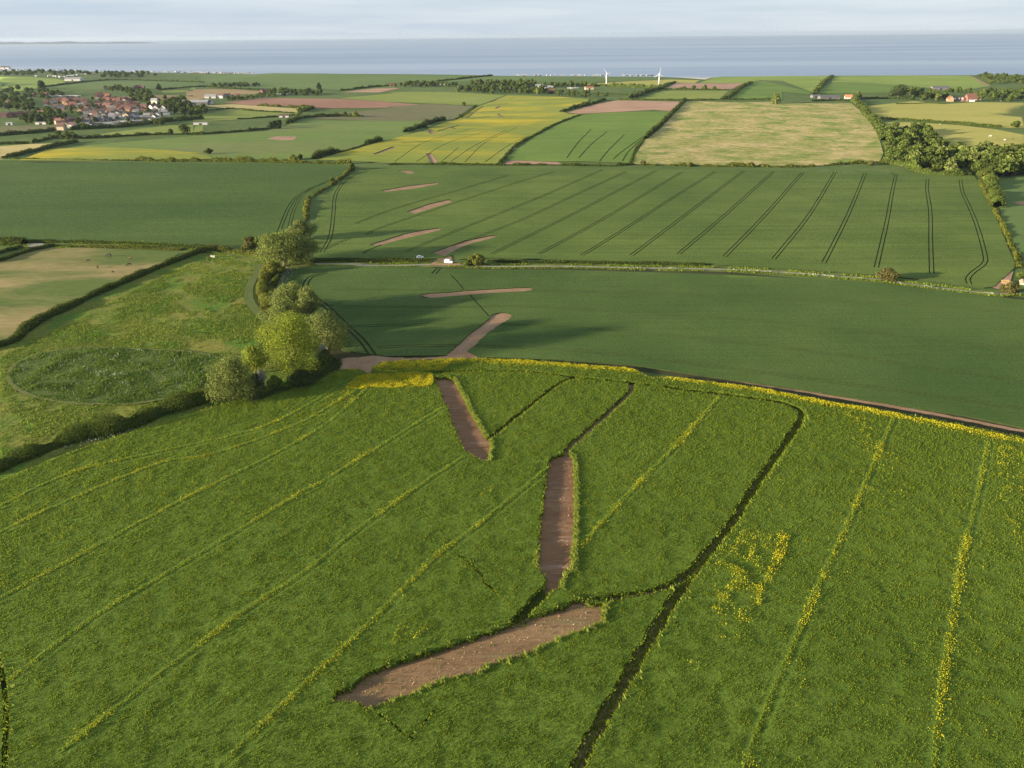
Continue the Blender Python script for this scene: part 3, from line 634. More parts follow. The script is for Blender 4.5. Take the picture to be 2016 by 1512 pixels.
patch('N 1240,1340 1330,1300 1400,1400 1300,1500', .62, 6); patch('N 500,1300 540,1230 600,1260 560,1330', .66, 6); patch('O 20,1330 120,1260 160,1280 60,1450', .6, 6)
patch('N 0,640 100,540 240,620 240,760 150,900 40,1040 -100,1120 -80,900', .74, 9); patch('N -160,1040 -60,1000 -20,1130 -120,1230 -220,1180', .70, 7)
patch('M 1850,250 2016,260 - 1800,960 1720,1010 1690,900', .56, 4); patch('- 1960,880 2100,900 2060,1080 1980,1050', .66, 5)
patch('- 1500,900 2100,880 2100,1500 1400,1500', .0, 1); patch('- 0,1000 600,800 700,1100 0,1400', .0, 1)
FX, FY, FBR, FSZ = np.concatenate(fx), np.concatenate(fy), np.concatenate(fb), np.concatenate(fs)
ok = inside(FX, FY, np.array(rape_out)) & ~any_in(FX, FY, rape_holes); FX, FY, FBR, FSZ = FX[ok], FY[ok], FBR[ok], FSZ[ok]
FZ = hgt(FX, FY) + HR + .12 + RNG.uniform(-.1, .3, len(FX)) + (vnoise(FX, FY, 2.2, 21) - .5) * .5
FT = np.clip(FBR + RNG.normal(0, .18, len(FX)), 0, 1)
tufts('rape_flowers', FX, FY, FZ, RNG.uniform(.15, .27, len(FX)) * FSZ, FT, M['flower'], each=1, wide=1.1)
# straw and weeds lying on the nearest stripped soil
M['litter'] = leaf_mat('dead_stubble', (.16, .10, .05), (.42, .33, .2), .1, 0)
for T_, n_ in ((T3, 1300), (T2, 500), (T1, 300)):
    mn, mxx = T_.min(0), T_.max(0); x = RNG.uniform(mn[0], mxx[0], n_ * 3); y = RNG.uniform(mn[1], mxx[1], n_ * 3); k = inside(x, y, T_); x, y = x[k], y[k]
    tufts('stubble', x, y, hgt(x, y) + .2, .12 + .16 * RNG.random(len(x)), RNG.random(len(x)), M['litter'], lean=1.4, each=1)
mn, mxx = T3.min(0), T3.max(0); x = RNG.uniform(mn[0], mxx[0], 900); y = RNG.uniform(mn[1], mxx[1], 900); k = inside(x, y, T3) & (vnoise(x, y, 3, 31) > .55)
tufts('weeds', x[k], y[k], hgt(x[k], y[k]) + .2, .2 + .2 * RNG.random(k.sum()), RNG.random(k.sum()), M['rape_leaf'])

# meadow grass, herbage in the oval, verge plants
M['grass_leaf'] = leaf_mat('meadow_grass_blades', (.075, .125, .015), (.175, .225, .028), .3, 0)
M['herb_leaf'] = leaf_mat('herb_leaves', (.070, .125, .020), (.16, .225, .042), .3, 0)
M['pale_flower'] = leaf_mat('white_umbels', (.17, .21, .11), (.38, .40, .28), .2, 0)
ovalA = np.array(oval)
mead = np.array(P('F 1640,275 1790,275 1900,300 G 470,400 430,520 410,620 440,700 520,760 570,880 500,1040 300,1150 100,1350 - 330,810 150,872 0,915 F 0,1060 700,720 1300,410', .2))
mn, mxx = mead.min(0), mead.max(0); x = RNG.uniform(mn[0], mxx[0], 90000); y = RNG.uniform(mn[1], mxx[1], 90000)
k = inside(x, y, mead) & ~inside(x, y, ovalA); x, y = x[k], y[k]; k = (vnoise(x, y, 16, 41) * .6 + vnoise(x, y, 4, 42) * .4) > .38; x, y = x[k], y[k]
tufts('meadow_grass', x, y, hgt(x, y) + .15, .34 + .38 * RNG.random(len(x)), np.clip(vnoise(x, y, 14, 43) * .8 + .4 * vnoise(x, y, 3, 44) - .05, 0, 1), M['grass_leaf'], each=1)
mn, mxx = ovalA.min(0), ovalA.max(0); x = RNG.uniform(mn[0], mxx[0], 30000); y = RNG.uniform(mn[1], mxx[1], 30000); k = inside(x, y, ovalA); x, y = x[k], y[k]
hh = vnoise(x, y, 5, 51); k = RNG.random(len(x)) < .35 + .9 * vnoise(x, y, 8, 55); x, y, hh = x[k], y[k], hh[k]
tufts('herbage', x, y, hgt(x, y) + .25, .35 + .6 * hh, .25 + .6 * vnoise(x, y, 7, 52) - .15 * hh, M['herb_leaf'], each=2)
k = (vnoise(x, y, 9, 53) * .55 + vnoise(x, y, 2.5, 54) * .45) > .76; k &= RNG.random(len(x)) < .35
tufts('white_umbels', x[k], y[k], hgt(x[k], y[k]) + .9, .25 + .2 * RNG.random(k.sum()), RNG.random(k.sum()), M['pale_flower'], each=2, wide=1.2)
ln = resample(lane, .35); nn = normals2(ln)
for sgn, w0 in ((1, 2.6), (-1, 2.6)):
    q = np.repeat(ln, 4, 0) + np.repeat(nn, 4, 0) * (sgn * (w0 + np.abs(RNG.normal(0, 1.0, len(ln) * 4))))[:, None]
    k = vnoise(q[:, 0], q[:, 1], 10, 61) > .3; q = q[k]
    tufts('verge_grass', q[:, 0], q[:, 1], hgt(q[:, 0], q[:, 1]) + .2, .5 + .5 * RNG.random(len(q)), .35 + .6 * RNG.random(len(q)), M['grass_leaf'], each=1)
q = np.repeat(ln, 2, 0) + np.repeat(nn, 2, 0) * (-2.0 - np.abs(RNG.normal(0, .8, len(ln) * 2)))[:, None]
k = (q[:, 0] > 20) & (vnoise(q[:, 0], q[:, 1], 6, 63) > .62); q = q[k]
tufts('cow_parsley', q[:, 0], q[:, 1], hgt(q[:, 0], q[:, 1]) + .9, .4 + .3 * RNG.random(len(q)), RNG.random(len(q)), M['pale_flower'], each=1, wide=1.2)
# pale flowers along the ditch hedge and in the curved margin
for s, n_, w_ in (('H 510,990 700,940 1150,830 1290,800', 110, .6), ('G 740,420 690,440 640,510 625,570 650,640', 900, 2.2), ('C 1330,905 1250,965 1190,1040 1120,1110', 900, 3.0)):
    p = resample(smooth(P(s)), .2); i = RNG.integers(0, len(p), n_); q = p[i] + RNG.normal(0, w_, (n_, 2))
    tufts('cow_parsley', q[:, 0], q[:, 1], hgt(q[:, 0], q[:, 1]) + .6, .3 + .4 * RNG.random(n_), RNG.random(n_), M['pale_flower'], each=1, wide=1.2)

# ================================================================== TREES AND HEDGES
M['bark'] = plain('tree_bark', (.09, .07, .05), .9, .3)
GREENS = {'olive': ((.070, .092, .022), (.21, .25, .065)), 'bright': ((.060, .088, .012), (.250, .30, .040)), 'dark': ((.022, .040, .012), (.080, .105, .034)),
          'mid': ((.042, .068, .014), (.130, .168, .036)), 'russet': ((.05, .052, .016), (.165, .155, .045)), 'hedge': ((.022, .040, .008), (.100, .128, .026)), 'yellowhedge': ((.045, .062, .010), (.165, .175, .034)), 'white': ((.10, .11, .09), (.42, .42, .36))}
for k, (a, b) in GREENS.items(): M['lf_' + k] = leaf_mat('leaves_' + k, a, b, .28, .12)
def leaves(C, Rv, n, size, seed, tint_l=None):
    """leaf quads through the outer shells of a set of lobes (centres C, radii Rv Nx3)"""
    g = np.random.default_rng(seed); vol = (Rv.prod(1)) ** (2 / 3); li = g.choice(len(C), n, p=vol / vol.sum())
    d = g.normal(0, 1, (n, 3)); d /= np.linalg.norm(d, axis=1)[:, None]
    rad = g.uniform(.25, 1.06, n) ** .45
    p = C[li] + d * Rv[li] * rad[:, None]
    nn_ = d + g.normal(0, .55, (n, 3)); nn_ /= np.linalg.norm(nn_, axis=1)[:, None]
    a = np.cross(nn_, g.normal(0, 1, (n, 3))); a /= np.maximum(np.linalg.norm(a, axis=1)[:, None], 1e-6); b = np.cross(nn_, a)
    s = (size * g.uniform(.6, 1.35, n) / 2)[:, None]; s2 = s * g.uniform(.5, 1.0, (n, 1))
    v = np.stack([p - a * s - b * s2 * .4, p + b * s2, p + a * s + b * s2 * .3, p - b * s2], 1)
    lt = (g.random(len(C)) if tint_l is None else tint_l)[li]
    ti = np.clip(.12 + .34 * lt + .45 * g.random(n), 0, 1)
    return v.reshape(-1, 3), np.arange(n * 4).reshape(-1, 4), ti
def crown_lobes(w, h, base, n, seed, lean=0.0, flat=1.0):
    g = np.random.default_rng(seed); C = []; Rv = []
    ch = h - base
    for i in range(n):
        a = g.uniform(0, 2 * math.pi); rr_ = math.sqrt(g.random()) * .37 * w; zf = g.random() ** .8
        k = math.sqrt(max(.05, 1 - (2 * abs(zf - .42)) ** 2.2)) if zf > .42 else .75 + .6 * zf
        r = w * g.uniform(.18, .29) * (1.15 - .45 * zf)
        C.append((math.cos(a) * rr_ * k * 1.05, math.sin(a) * rr_ * k * 1.05, base + ch * (.14 + .74 * zf)))
        Rv.append((r, r, r * g.uniform(.65, .95) * flat * max(.6, min(1.5, ch / w))))
    C.append((0, 0, base + ch * .48)); Rv.append((w * .30, w * .30, ch * .40))
    C.append((w * .05, 0, base + ch * .72)); Rv.append((w * .2, w * .2, ch * .26))
    return np.array(C), np.array(Rv)
def trunk_mesh(w, h, base, C, seed):
    g = np.random.default_rng(seed); b = MB(); r = max(.12, w * .035)
    b.tube([(0, 0, -.5), (0, 0, base * .5), (w * .01, w * .01, base + .2 * (h - base)), (w * .02, 0, h * .75)], [r * 1.5, r * 1.05, r * .75, r * .2], 8)
    for i in g.choice(len(C) - 2, min(6, len(C) - 2), replace=False):
        c = C[i]; z0 = base * .8 + .15 * (h - base) * g.random()
        b.tube([(0, 0, z0), (c[0] * .5, c[1] * .5, (z0 + c[2]) / 2 + .3), (c[0] * .95, c[1] * .95, c[2])], [r * .55, r * .35, r * .1], 6)
    return b.me('trunk', M['bark'])
def tree(name, label, cat, x, y, w, h, leaf, n, size, seed, base=None, lobes=14, group=None, flat=1.0):
    base = h * .02 if base is None else base
    n = int(n * 2.2); size *= 1.1
    root = empty(name, (x, y, H1(x, y))); tag(root, label, cat, group)
    C, Rv = crown_lobes(w, h, base, lobes, seed, flat=flat)
    link('trunk', trunk_mesh(w, h, base, C, seed), root)
    v, f, ti = leaves(C, Rv, n, size, seed + 1)
    link('crown', mesh('crown', v, f, M[leaf], tint=ti), root)
    return root
def tree_px(name, label, cat, s, wpx, hpx, leaf, n=3000, size=None, seed=1, group=None, lobes=14, base=None, flat=1.0):
    (a, b), = pix(s); x, y = at(a, b); d = y * _f[1] + CAM_H * -_f[2] * 1.0
    k = d / FPX * 1.12; w = wpx * k; h = hpx * k / math.cos(math.atan2(CAM_H, y))
    y += w * .25
    return tree(name, label, cat, x, y, w, h, leaf, n, size or max(.42, d / 735 * 1.15), seed, base=base, lobes=lobes, group=group, flat=flat)

# the row of trees along the stream and the bushes standing alone
tree_px('willow_tree', 'broad olive-green rounded tree at the crook of the lane, largest by the lane', 'tree', 'G 650,425', 112, 66, 'lf_olive', 7000, seed=3, lobes=22)
tree_px('willow_tree', 'smaller olive-green tree up the hedge, just behind the broad tree at the lane crook', 'tree', 'G 790,215', 52, 38, 'lf_olive', 2600, seed=5)
tree_px('willow_tree', 'tall olive-brown tree at the back of the waterside clump beside the wheat', 'tree', 'G 735,790', 80, 62, 'lf_olive', 4500, seed=8, lobes=18)
tree_px('willow_tree', 'right-hand olive-brown tree at the back of the waterside clump', 'tree', 'G 850,815', 66, 54, 'lf_olive', 3600, seed=9)
tree_px('willow_tree', 'low spreading olive-brown tree on the meadow side of the waterside clump', 'tree', 'G 640,905', 86, 50, 'lf_olive', 3600, seed=10)
tree_px('willow_tree', 'rounded grey-olive tree on the wheat side of the bright green tree', 'tree', 'G 985,1055', 90, 70, 'lf_olive', 5200, seed=12, lobes=20)
tree_px('maple_tree', 'large bright yellow-green tree in the middle of the waterside clump', 'tree', 'G 730,1240', 128, 104, 'lf_bright', 9000, seed=14, lobes=26)
tree_px('maple_tree', 'small yellow-green tree left of the large bright green tree', 'tree', 'G 445,1225', 62, 52, 'lf_bright', 2600, seed=15)
tree_px('willow_tree', 'round grey-green tree nearest the oilseed rape, at the end of the ditch hedge', 'tree', 'G 280,1445', 96, 82, 'lf_olive', 7000, seed=17, lobes=24)
tree_px('willow_tree', 'dull olive tree at the very middle of the waterside clump, mostly hidden', 'tree', 'G 700,960', 70, 46, 'lf_olive', 3200, seed=43)
tree_px('willow_tree', 'low olive tree on the meadow side beside the bright green tree', 'tree', 'G 560,1050', 56, 40, 'lf_mid', 2600, seed=44)
tree_px('willow_tree', 'second half of the broad crown at the lane crook, on the wheat side', 'tree', 'G 790,400', 64, 48, 'lf_olive', 4000, seed=45)
tree_px('willow_tree', 'pale olive tree squeezed between the bright green tree and the grey-olive tree', 'tree', 'G 840,950', 60, 42, 'lf_olive', 2800, seed=41)
tree_px('bush', 'small dark green bush under the front of the bright green tree', 'bush', 'G 605,1335', 30, 26, 'lf_mid', 1400, seed=18)
tree_px('bush', 'dark green bush right of the bright green tree foot, beside the rape corner', 'bush', 'G 800,1320', 60, 30, 'lf_dark', 2200, seed=19)
tree_px('bush', 'shaded dark bush at the field entrance beside the bare soil', 'bush', 'G 985,1180', 46, 34, 'lf_dark', 1800, seed=20)
tree_px('hawthorn_bush', 'white-flowering bush right of the bright green tree', 'bush', 'G 965,1140', 26, 38, 'lf_white', 900, seed=21)
tree_px('hawthorn_bush', 'white-flowering bush between the round grey-green tree and the bright green tree', 'bush', 'G 515,1310', 22, 34, 'lf_white', 700, seed=22)
tree_px('bush', 'dark bush behind the round grey-green tree', 'bush', 'G 450,1330', 34, 30, 'lf_dark', 1500, seed=24)
tree_px('bush', 'lumpy dull-green bush in the hedge left of the broad lane tree', 'bush', 'G 420,280', 36, 24, 'lf_russet', 1600, seed=25)
tree_px('bush', 'light green bush between meadow path and stream, lower end of the curved hedge', 'bush', 'G 565,745', 34, 26, 'lf_yellowhedge', 1700, seed=26)
tree_px('bush', 'pale green bush below the broad lane tree at the head of the curved hedge', 'bush', 'G 590,480', 36, 26, 'lf_yellowhedge', 1700, seed=27)
tree_px('bush', 'leaning light green bush beside the lane right of the white van', 'bush', 'I 1205,430', 28, 21, 'lf_yellowhedge', 1500, seed=28)
tree_px('bush', 'low dark bush touching the left of the leaning bush beside the lane', 'bush', 'I 1110,432', 20, 11, 'lf_mid', 700, seed=29)
tree_px('bush', 'lone rusty-green bush casting a long shadow beside the lane', 'bush', 'J 555,1195', 41, 24, 'lf_russet', 2400, seed=30)
tree_px('bush', 'brownish bush at the lane corner on the right edge', 'bush', 'J 1765,1320', 32, 22, 'lf_russet', 1600, seed=31)
tree_px('bush', 'green bush above the sandy field corner on the right edge', 'bush', 'Q 1950,700', 14, 9, 'lf_mid', 600, seed=32)
tree_px('bush', 'dark bush at the top of the hedge between the two wheat fields', 'bush', 'B 1580,1190', 14, 13, 'lf_hedge', 700, seed=33)
tree_px('bush', 'yellowish bush on the hedge between the two wheat fields', 'bush', '- 653,362', 9, 12, 'lf_yellowhedge', 500, seed=34)
tree_px('bush', 'solitary dark bush out in the rolling green field', 'bush', 'B 155,1030', 15, 10, 'lf_hedge', 500, seed=35)

def hedge(label, s, w, h, leaf='lf_hedge', dens=1.0, lump=.5, seed=0, gaps=0.0, zig=.4):
    p0 = P(s); mid_ = p0[len(p0) // 2]; d = dist(*mid_); size = max(.38, d / 735 * .95)
    g = np.random.default_rng(seed + int(abs(mid_[0]) * 10)); p = resample(smooth(p0), max(.5, size * .5)); nn = normals2(p)
    s_ = np.arange(len(p)) * max(.5, size * .5); ph = g.uniform(0, 6.28, 6)
    mod = 1 + lump * (.45 * np.sin(s_ / 4.3 + ph[0]) + .35 * np.sin(s_ / 9.7 + ph[1]) + .3 * np.sin(s_ / 1.9 + ph[2]) + .35 * np.sin(s_ / 23 + ph[3]))
    mod = np.clip(mod, .35, 2.2)
    if gaps: mod *= np.where(np.sin(s_ / 13 + ph[4]) + .6 * np.sin(s_ / 5.1 + ph[5]) < -1.6 + 2 * gaps, .18, 1)
    p = p + nn * (np.sin(s_ / 7 + ph[5]) * zig)[:, None]
    per = max(2, int(dens * 2.6 * (w + 2 * h) * max(.5, size * .5) / (size * size))); n = len(p) * per
    i = np.repeat(np.arange(len(p)), per); a = g.uniform(0, math.pi, n); rad = g.uniform(.45, 1.12, n) ** .5
    hx = np.cos(a) * rad * w / 2 * mod[i] ** .5; hz = np.abs(np.sin(a)) ** .75 * rad * h * mod[i]
    c = np.column_stack([p[i] + nn[i] * hx[:, None] + g.normal(0, size * .4, (n, 2)), hgt(p[i][:, 0], p[i][:, 1]) + hz])
    dn = np.column_stack([nn[i] * np.cos(a)[:, None], np.sin(a)]) + g.normal(0, .5, (n, 3)); dn /= np.linalg.norm(dn, axis=1)[:, None]
    ta = np.cross(dn, g.normal(0, 1, (n, 3))); ta /= np.maximum(np.linalg.norm(ta, axis=1)[:, None], 1e-6); tb = np.cross(dn, ta)
    sz = (size * g.uniform(.6, 1.4, n) / 2)[:, None]
    v = np.stack([c - ta * sz, c + tb * sz * .8, c + ta * sz, c - tb * sz * .8], 1).reshape(-1, 3); f = np.arange(n * 4).reshape(-1, 4)
    ti = np.clip(.15 + .25 * (mod[i] - .5) + .5 * g.random(n), 0, 1)
    # dark solid core added inside the leaves to block light
    k = len(p); ang = np.linspace(0, math.pi, 6); core = []
    for t_ in ang: core.append(np.column_stack([p + nn * (math.cos(t_) * w * .36 * mod ** .5)[:, None], hgt(p[:, 0], p[:, 1]) - .1 + math.sin(t_) * h * .78 * mod]))
    core = np.concatenate(core); j = np.arange(k - 1); cf = np.concatenate([np.stack([q * k + j, q * k + j + 1, (q + 1) * k + j + 1, (q + 1) * k + j], 1) for q in range(5)])
    o = link('hedge', mesh('hedge', np.concatenate([v, core]), np.concatenate([f, cf + len(v)]), M[leaf], tint=np.concatenate([ti, np.full(len(cf), .05)])))
    return tag(o, label, 'hedge')
hedge('long clipped dark hedge running diagonally between dry paddock and meadow', 'F 1640,225 1560,240 1350,320 1180,390 1000,460 850,530 700,595 500,690 350,760 200,860 0,975 - -250,735', 5.0, 2.8, lump=.35)
hedge('low leafy hedge along the top of the dry paddock', 'F 450,182 800,190 1100,200 1400,212 1490,200', 3.0, 1.3, 'lf_yellowhedge')
hedge('dark straight hedge at the foot of the big dark wheat field', 'F 200,148 500,153 800,160 1200,175 1500,192 1700,198 G 0,250 120,262', 2.6, 1.8, lump=.3)
hedge('tall dense hedge block at the left edge above the paddock', 'F -200,150 0,160 100,162 195,165', 8, 4.2, lump=.25)
hedge('hedge bounding the paddock corner below the concrete pad', 'F -100,320 0,300 150,250 280,215 430,180', 3.4, 2.2, lump=.3)
hedge('short hedge stub left of the concrete pad', 'F -100,265 0,238 100,212 180,195', 3.0, 2.0, lump=.3)
hedge('bushy hedge from the paddock corner to the broad lane tree', 'G 30,290 110,270 200,275 300,290 380,300 470,320', 5.5, 2.8, 'lf_yellowhedge', lump=.6)
hedge('overgrown dark ditch hedge between oval plantation and oilseed rape', 'H 1750,560 1600,610 1400,660 1180,740 1050,800 850,840 640,890 460,960 300,1020 150,1070 0,1140 - -150,985 -300,1060', 8.5, 3.6, lump=.8, dens=1.2)
hedge('lit hedge above the ditch beside the round grey-green tree', 'H 1660,560 1550,585 1400,620 1330,640', 5.0, 2.6, 'lf_yellowhedge', lump=.5)
hedge('curved hedge following the stream between meadow path and wheat', 'G 560,430 530,500 525,600 540,660 590,720', 6.0, 3.4, 'lf_yellowhedge', lump=.5)
hedge('dark hedge on the far bank of the curved stream', 'G 680,440 620,500 590,590 610,680 640,740', 3.0, 2.6, lump=.5)
hedge('dark understorey hedge along the rape side of the waterside clump', 'G 420,1400 560,1370 700,1330 850,1270 1000,1190 1060,1120', 6.5, 3.2, 'lf_dark', lump=.5)
hedge('thin hedge climbing between the dark wheat field and the striped wheat field', '- 697,328 685,340 660,360 640,372 615,386 605,400 602,430 592,455', 3.4, 2.0, 'lf_yellowhedge', lump=.9, gaps=.3)
hedge('bushy hedge along the top of the dark wheat field', '- 268,316 330,318 400,318 470,319 500,319 560,320 620,322 690,323', 4.5, 3.6, 'lf_yellowhedge', lump=.9)
hedge('low hedge along the top left edge of the dark wheat field', '- -300,309 0,313 150,315 268,317', 2.5, 1.2, lump=.5)
hedge('thin low hedge under the far yellow rape field', 'C 30,1132 400,1130 800,1134 1100,1138 1160,1137', 3.0, 1.7, 'lf_hedge', lump=.9, gaps=.35)
hedge('thin low hedge under the drilled bright green field', 'C 1170,1138 1600,1136 D 0,1142 300,1145 440,1138 560,1130', 3.0, 1.7, 'lf_hedge', lump=.9, gaps=.35)
hedge('patchy hedge under the dry grass field', 'D 600,1135 800,1140 1100,1142 1400,1150 1700,1148 2016,1156 E 0,1008 250,990 450,980 660,975', 4.2, 2.2, 'lf_yellowhedge', lump=1.0, gaps=.3)
hedge('straight roadside hedge left of the field gateway', '- 613,516 660,515 720,516 780,515 850,516', 3.0, 2.2, 'lf_hedge', lump=.25)
hedge('straight roadside hedge right of the leaning bush', '- 958,516 1020,517 1100,518 1200,519 1300,521 1385,523', 2.6, 1.6, 'lf_hedge', lump=.25)
hedge('tall hedge line between drilled green field and dry grass field', 'D 1052,490 990,560 930,620 850,700 760,782 700,832 660,875', 6, 4.2, lump=.7)
hedge('low tail of the hedge between drilled green field and dry grass field', 'D 640,890 560,980 510,1115', 3, 1.0, lump=.6)
hedge('thick hedge with trees down the right side of the dry grass field', 'E 385,370 420,410 470,450 520,520 570,570 620,620 650,680 680,760', 11, 6.0, 'lf_mid', lump=.7)
hedge('clipped hedge between the two gold pastures, left half', 'E 650,552 800,562 1030,578', 5, 3.2, lump=.2)
hedge('clipped hedge between the two gold pastures, right half', 'E 1045,580 1250,592 1400,602 1600,622 1790,640', 5, 3.6, lump=.2)
hedge('dark hedge between far rape field and pale ploughed field', 'C 1735,610 1800,590 1870,565 2016,522 D 0,565 130,530 250,488', 6, 3.6, lump=.6)
hedge('low curving hedge down the right side of the far rape field', 'C 1930,636 1700,722 1480,836 1330,915 1250,975 1190,1050 1120,1128', 4, 1.8, lump=.5)
hedge('dark bushy hedge at the lower left of the far rape field', 'B 1200,1072 1300,1040 1440,1008', 8, 5, lump=.6)
hedge('low hedge joining the bushy hedges left of the far rape field', 'B 1440,1010 1560,985 1720,930', 3, 1.5, lump=.5)
hedge('short dark hedge on the upper left rim of the far rape field', 'B 1720,928 1790,910 1860,890', 7, 4, lump=.5)
hedge('dense dark bush row beside the far rape field, lower piece', 'C 200,812 290,780 390,758', 9, 6, 'lf_dark', lump=.5)
hedge('dense dark bush row beside the far rape field, upper piece', 'C 400,742 480,712 580,688', 9, 6, 'lf_dark', lump=.5)
hedge('thin hedge running up to the copse by the far rape field', 'C 690,680 780,640 890,552', 3.5, 2, lump=.5)
hedge('dark hedge across the top of the rolling green field', 'B 940,722 1080,670 1300,658 1500,655 1680,660', 8, 4.5, lump=.6)
hedge('long low hedge under the grey-green pasture left of the rolling field', 'B 0,832 300,815 560,795 740,778', 5, 2.4, lump=.5)
hedge('hedge under the straw strip', 'B 130,595 380,575 620,597 1000,618', 4, 2, lump=.4)
hedge('low hedge between the straw strip and the red ploughed field', 'B 640,548 850,556 1170,570', 8, 4, 'lf_yellowhedge', lump=.7)
hedge('short hedge at the right end of the straw strip', 'B 1080,608 1190,572', 9, 5, lump=.5)
hedge('hedge of the low pasture below the straw strip', 'B 440,680 650,668 1000,640', 4, 2, lump=.4)
hedge('hedge line below the coastal field behind the red ploughed field', 'B 1470,398 1700,370 1860,355 2000,345', 8, 4, lump=.6)
hedge('hedge along the straw field at the left edge', 'A 40,1272 180,1238 380,1194 560,1150 760,1110', 7, 4, lump=.3)
hedge('hedge in front of the gardens at the left edge', 'A -200,1060 0,1045 300,1020 550,1000', 6, 4.5, lump=.4)
hedge('low hedge above the straw field at the left edge', 'A -200,1138 0,1132 290,1122', 5, 3, lump=.3)
hedge('bushy hedge below the village', 'A 340,1115 560,1062 870,1072 1110,1062 1400,1045 1690,1035 2016,1032', 6, 3.0, lump=.8)
hedge('hedge round the village foot', 'A 700,985 1000,970 1300,950 1700,900 2016,880', 9, 5, lump=.8)
hedge('curving hedge across the coastal fields on the left', 'A 440,562 700,530 950,502 1300,495 2016,518', 6, 3.5, lump=.4)
hedge('hedge along the edge of the pale green coastal strip', 'A 1600,590 1750,575 2016,560 B 350,375 700,390', 6, 3, lump=.5)
hedge('hedge on the skyline field near the sea', 'C 500,305 700,285 900,262 1050,250', 8, 4, lump=.4)
hedge('woody hedge beside the wind turbines', 'D 520,470 600,440 700,405 830,375', 14, 7, 'lf_mid', lump=.5)
hedge('dark hedge in front of the wind turbines', 'D 120,352 300,355 500,362 650,365 820,372', 14, 7, 'lf_mid', lump=.5)
hedge('hedge on the left side of the pale ploughed field near the turbines', 'D 830,365 880,335 950,320', 8, 4, lump=.4)
hedge('long thin hedge along the top of the dry grass field', 'D 400,482 700,488 1040,492 1440,490 1920,486', 6, 2.6, lump=.5)
hedge('hedge climbing towards the sea between the green coastal fields', 'D 1430,490 1520,440 1600,372 1700,322', 9, 4.5, lump=.6)
hedge('hedge climbing towards the sea at the right', 'E 10,320 60,260 110,200 185,148', 9, 4.5, lump=.6)
hedge('hedge with small trees under the pale ploughed field', 'D 860,384 1100,386 1490,392', 6, 3, lump=.5)
hedge('hedge in front of the white cottage with red roof', 'E 0,385 200,380 390,384', 7, 3.5, lump=.3)
hedge('long hedge leading from the cottage to the brick farmhouse', 'E 480,362 700,360 960,368', 6, 3.0, lump=.3)
hedge('low garden hedge in front of the brick farmhouse', 'E 800,412 970,410 1080,406 1240,412', 4, 1.6, lump=.4)
hedge('small hedge in the pasture by the turbines', 'D 160,425 350,432 520,440', 6, 2.5, lump=.4)
hedge('grassy bank hedge down the right edge of the striped wheat field', 'J 1450,170 1570,420 1650,560 1760,800 1830,960 1850,1050', 3.2, 1.4, 'lf_yellowhedge', lump=.7)
hedge('undergrowth hedge along the foot of the wood belt above the striped wheat field', 'E 690,975 900,1010 1000,1060 1200,1090 1400,1095 1560,1090 1700,1110', 7, 4.5, 'lf_mid', lump=.6)
hedge('bushy hedge at the far right end of the striped wheat field', 'J 1480,110 1540,180 1580,280 1610,360 1630,450', 9, 6.0, 'lf_mid', lump=.6)

# woods and copses: every tree a thing; prototypes of unit size are copied
PROTO = {}
def proto(leaf, seed, n=620, size=.17):
    k = (leaf, seed)
    if k not in PROTO:
        C, Rv = crown_lobes(1.0, 1.0, .03, 9, seed); v, f, ti = leaves(C, Rv, n, size, seed)
        PROTO[k] = (mesh('crown', v, f, M[leaf], tint=ti), trunk_mesh(1.0, 1.0, .12, C, seed))
    return PROTO[k]
PLANTS = []
def plant(*a, **k): PLANTS.append((a, k))
def plant_now(x, y, w, h, leaf, seed, label, group, name='tree', cat='tree'):
    cr, tr = proto(leaf, seed); root = empty(name, (x, y, H1(x, y)), rz=random.uniform(0, 6.28), scale=(w, w, h)); tag(root, label, cat, group)
    link('trunk', tr, root); link('crown', cr, root); return root
def wood(s, n, h0, h1, leafs, label, group, sep=6.0, ratio=(.75, 1.1), name='tree'):
    poly = np.array(P(s)); mn, mxx = poly.min(0), poly.max(0); got = []; tries = 0
    while len(got) < n and tries < 6000:
        tries += 1; x = random.uniform(mn[0], mxx[0]); y = random.uniform(mn[1], mxx[1])
        if not inside(np.array([x]), np.array([y]), poly)[0]: continue
        if any((x - a) ** 2 + (y - b) ** 2 < sep * sep for a, b in got): continue
        got.append((x, y)); h = random.uniform(h0, h1)
        plant(x, y, h * random.uniform(*ratio), h, random.choice(leafs), random.randint(1, 5), label, group, name)
wood('E 690,700 800,660 1060,680 1240,800 1280,870 1100,930 960,1000 700,1000 640,960 690,860', 72, 10, 15, ['lf_mid', 'lf_mid', 'lf_hedge'], 'tree in the wood between the dry grass field and the tan pasture', 'wood beside the dry grass field', 7, (.9, 1.3))
wood('E 900,1060 960,985 1300,900 1560,890 1900,900 2016,905 2016,1090 1780,1120 1560,1085 1200,1080', 88, 11, 17, ['lf_mid', 'lf_hedge', 'lf_olive', 'lf_mid'], 'tree in the thick wood belt beside the striped wheat field', 'wood belt at the right edge', 7, (.9, 1.3))
wood('E 2016,905 2300,900 2300,1130 1780,1120', 16, 11, 17, ['lf_mid', 'lf_hedge'], 'tree at the right end of the thick wood belt', 'right end of the wood belt', 7, (.9, 1.2))
wood('E 1590,1130 1730,1090 1740,1180 1640,1190', 5, 7, 10, ['lf_bright', 'lf_yellowhedge'], 'light green tree at the corner of the striped wheat field', 'trees at the wheat field corner', 5, (1.0, 1.3))
wood('C 700,395 1000,375 1300,380 1580,400 1590,432 1200,432 720,412', 60, 10, 17, ['lf_mid', 'lf_olive', 'lf_hedge'], 'tree in the copse behind the far rape field', 'copse behind the far rape field', 11, (.8, 1.1))
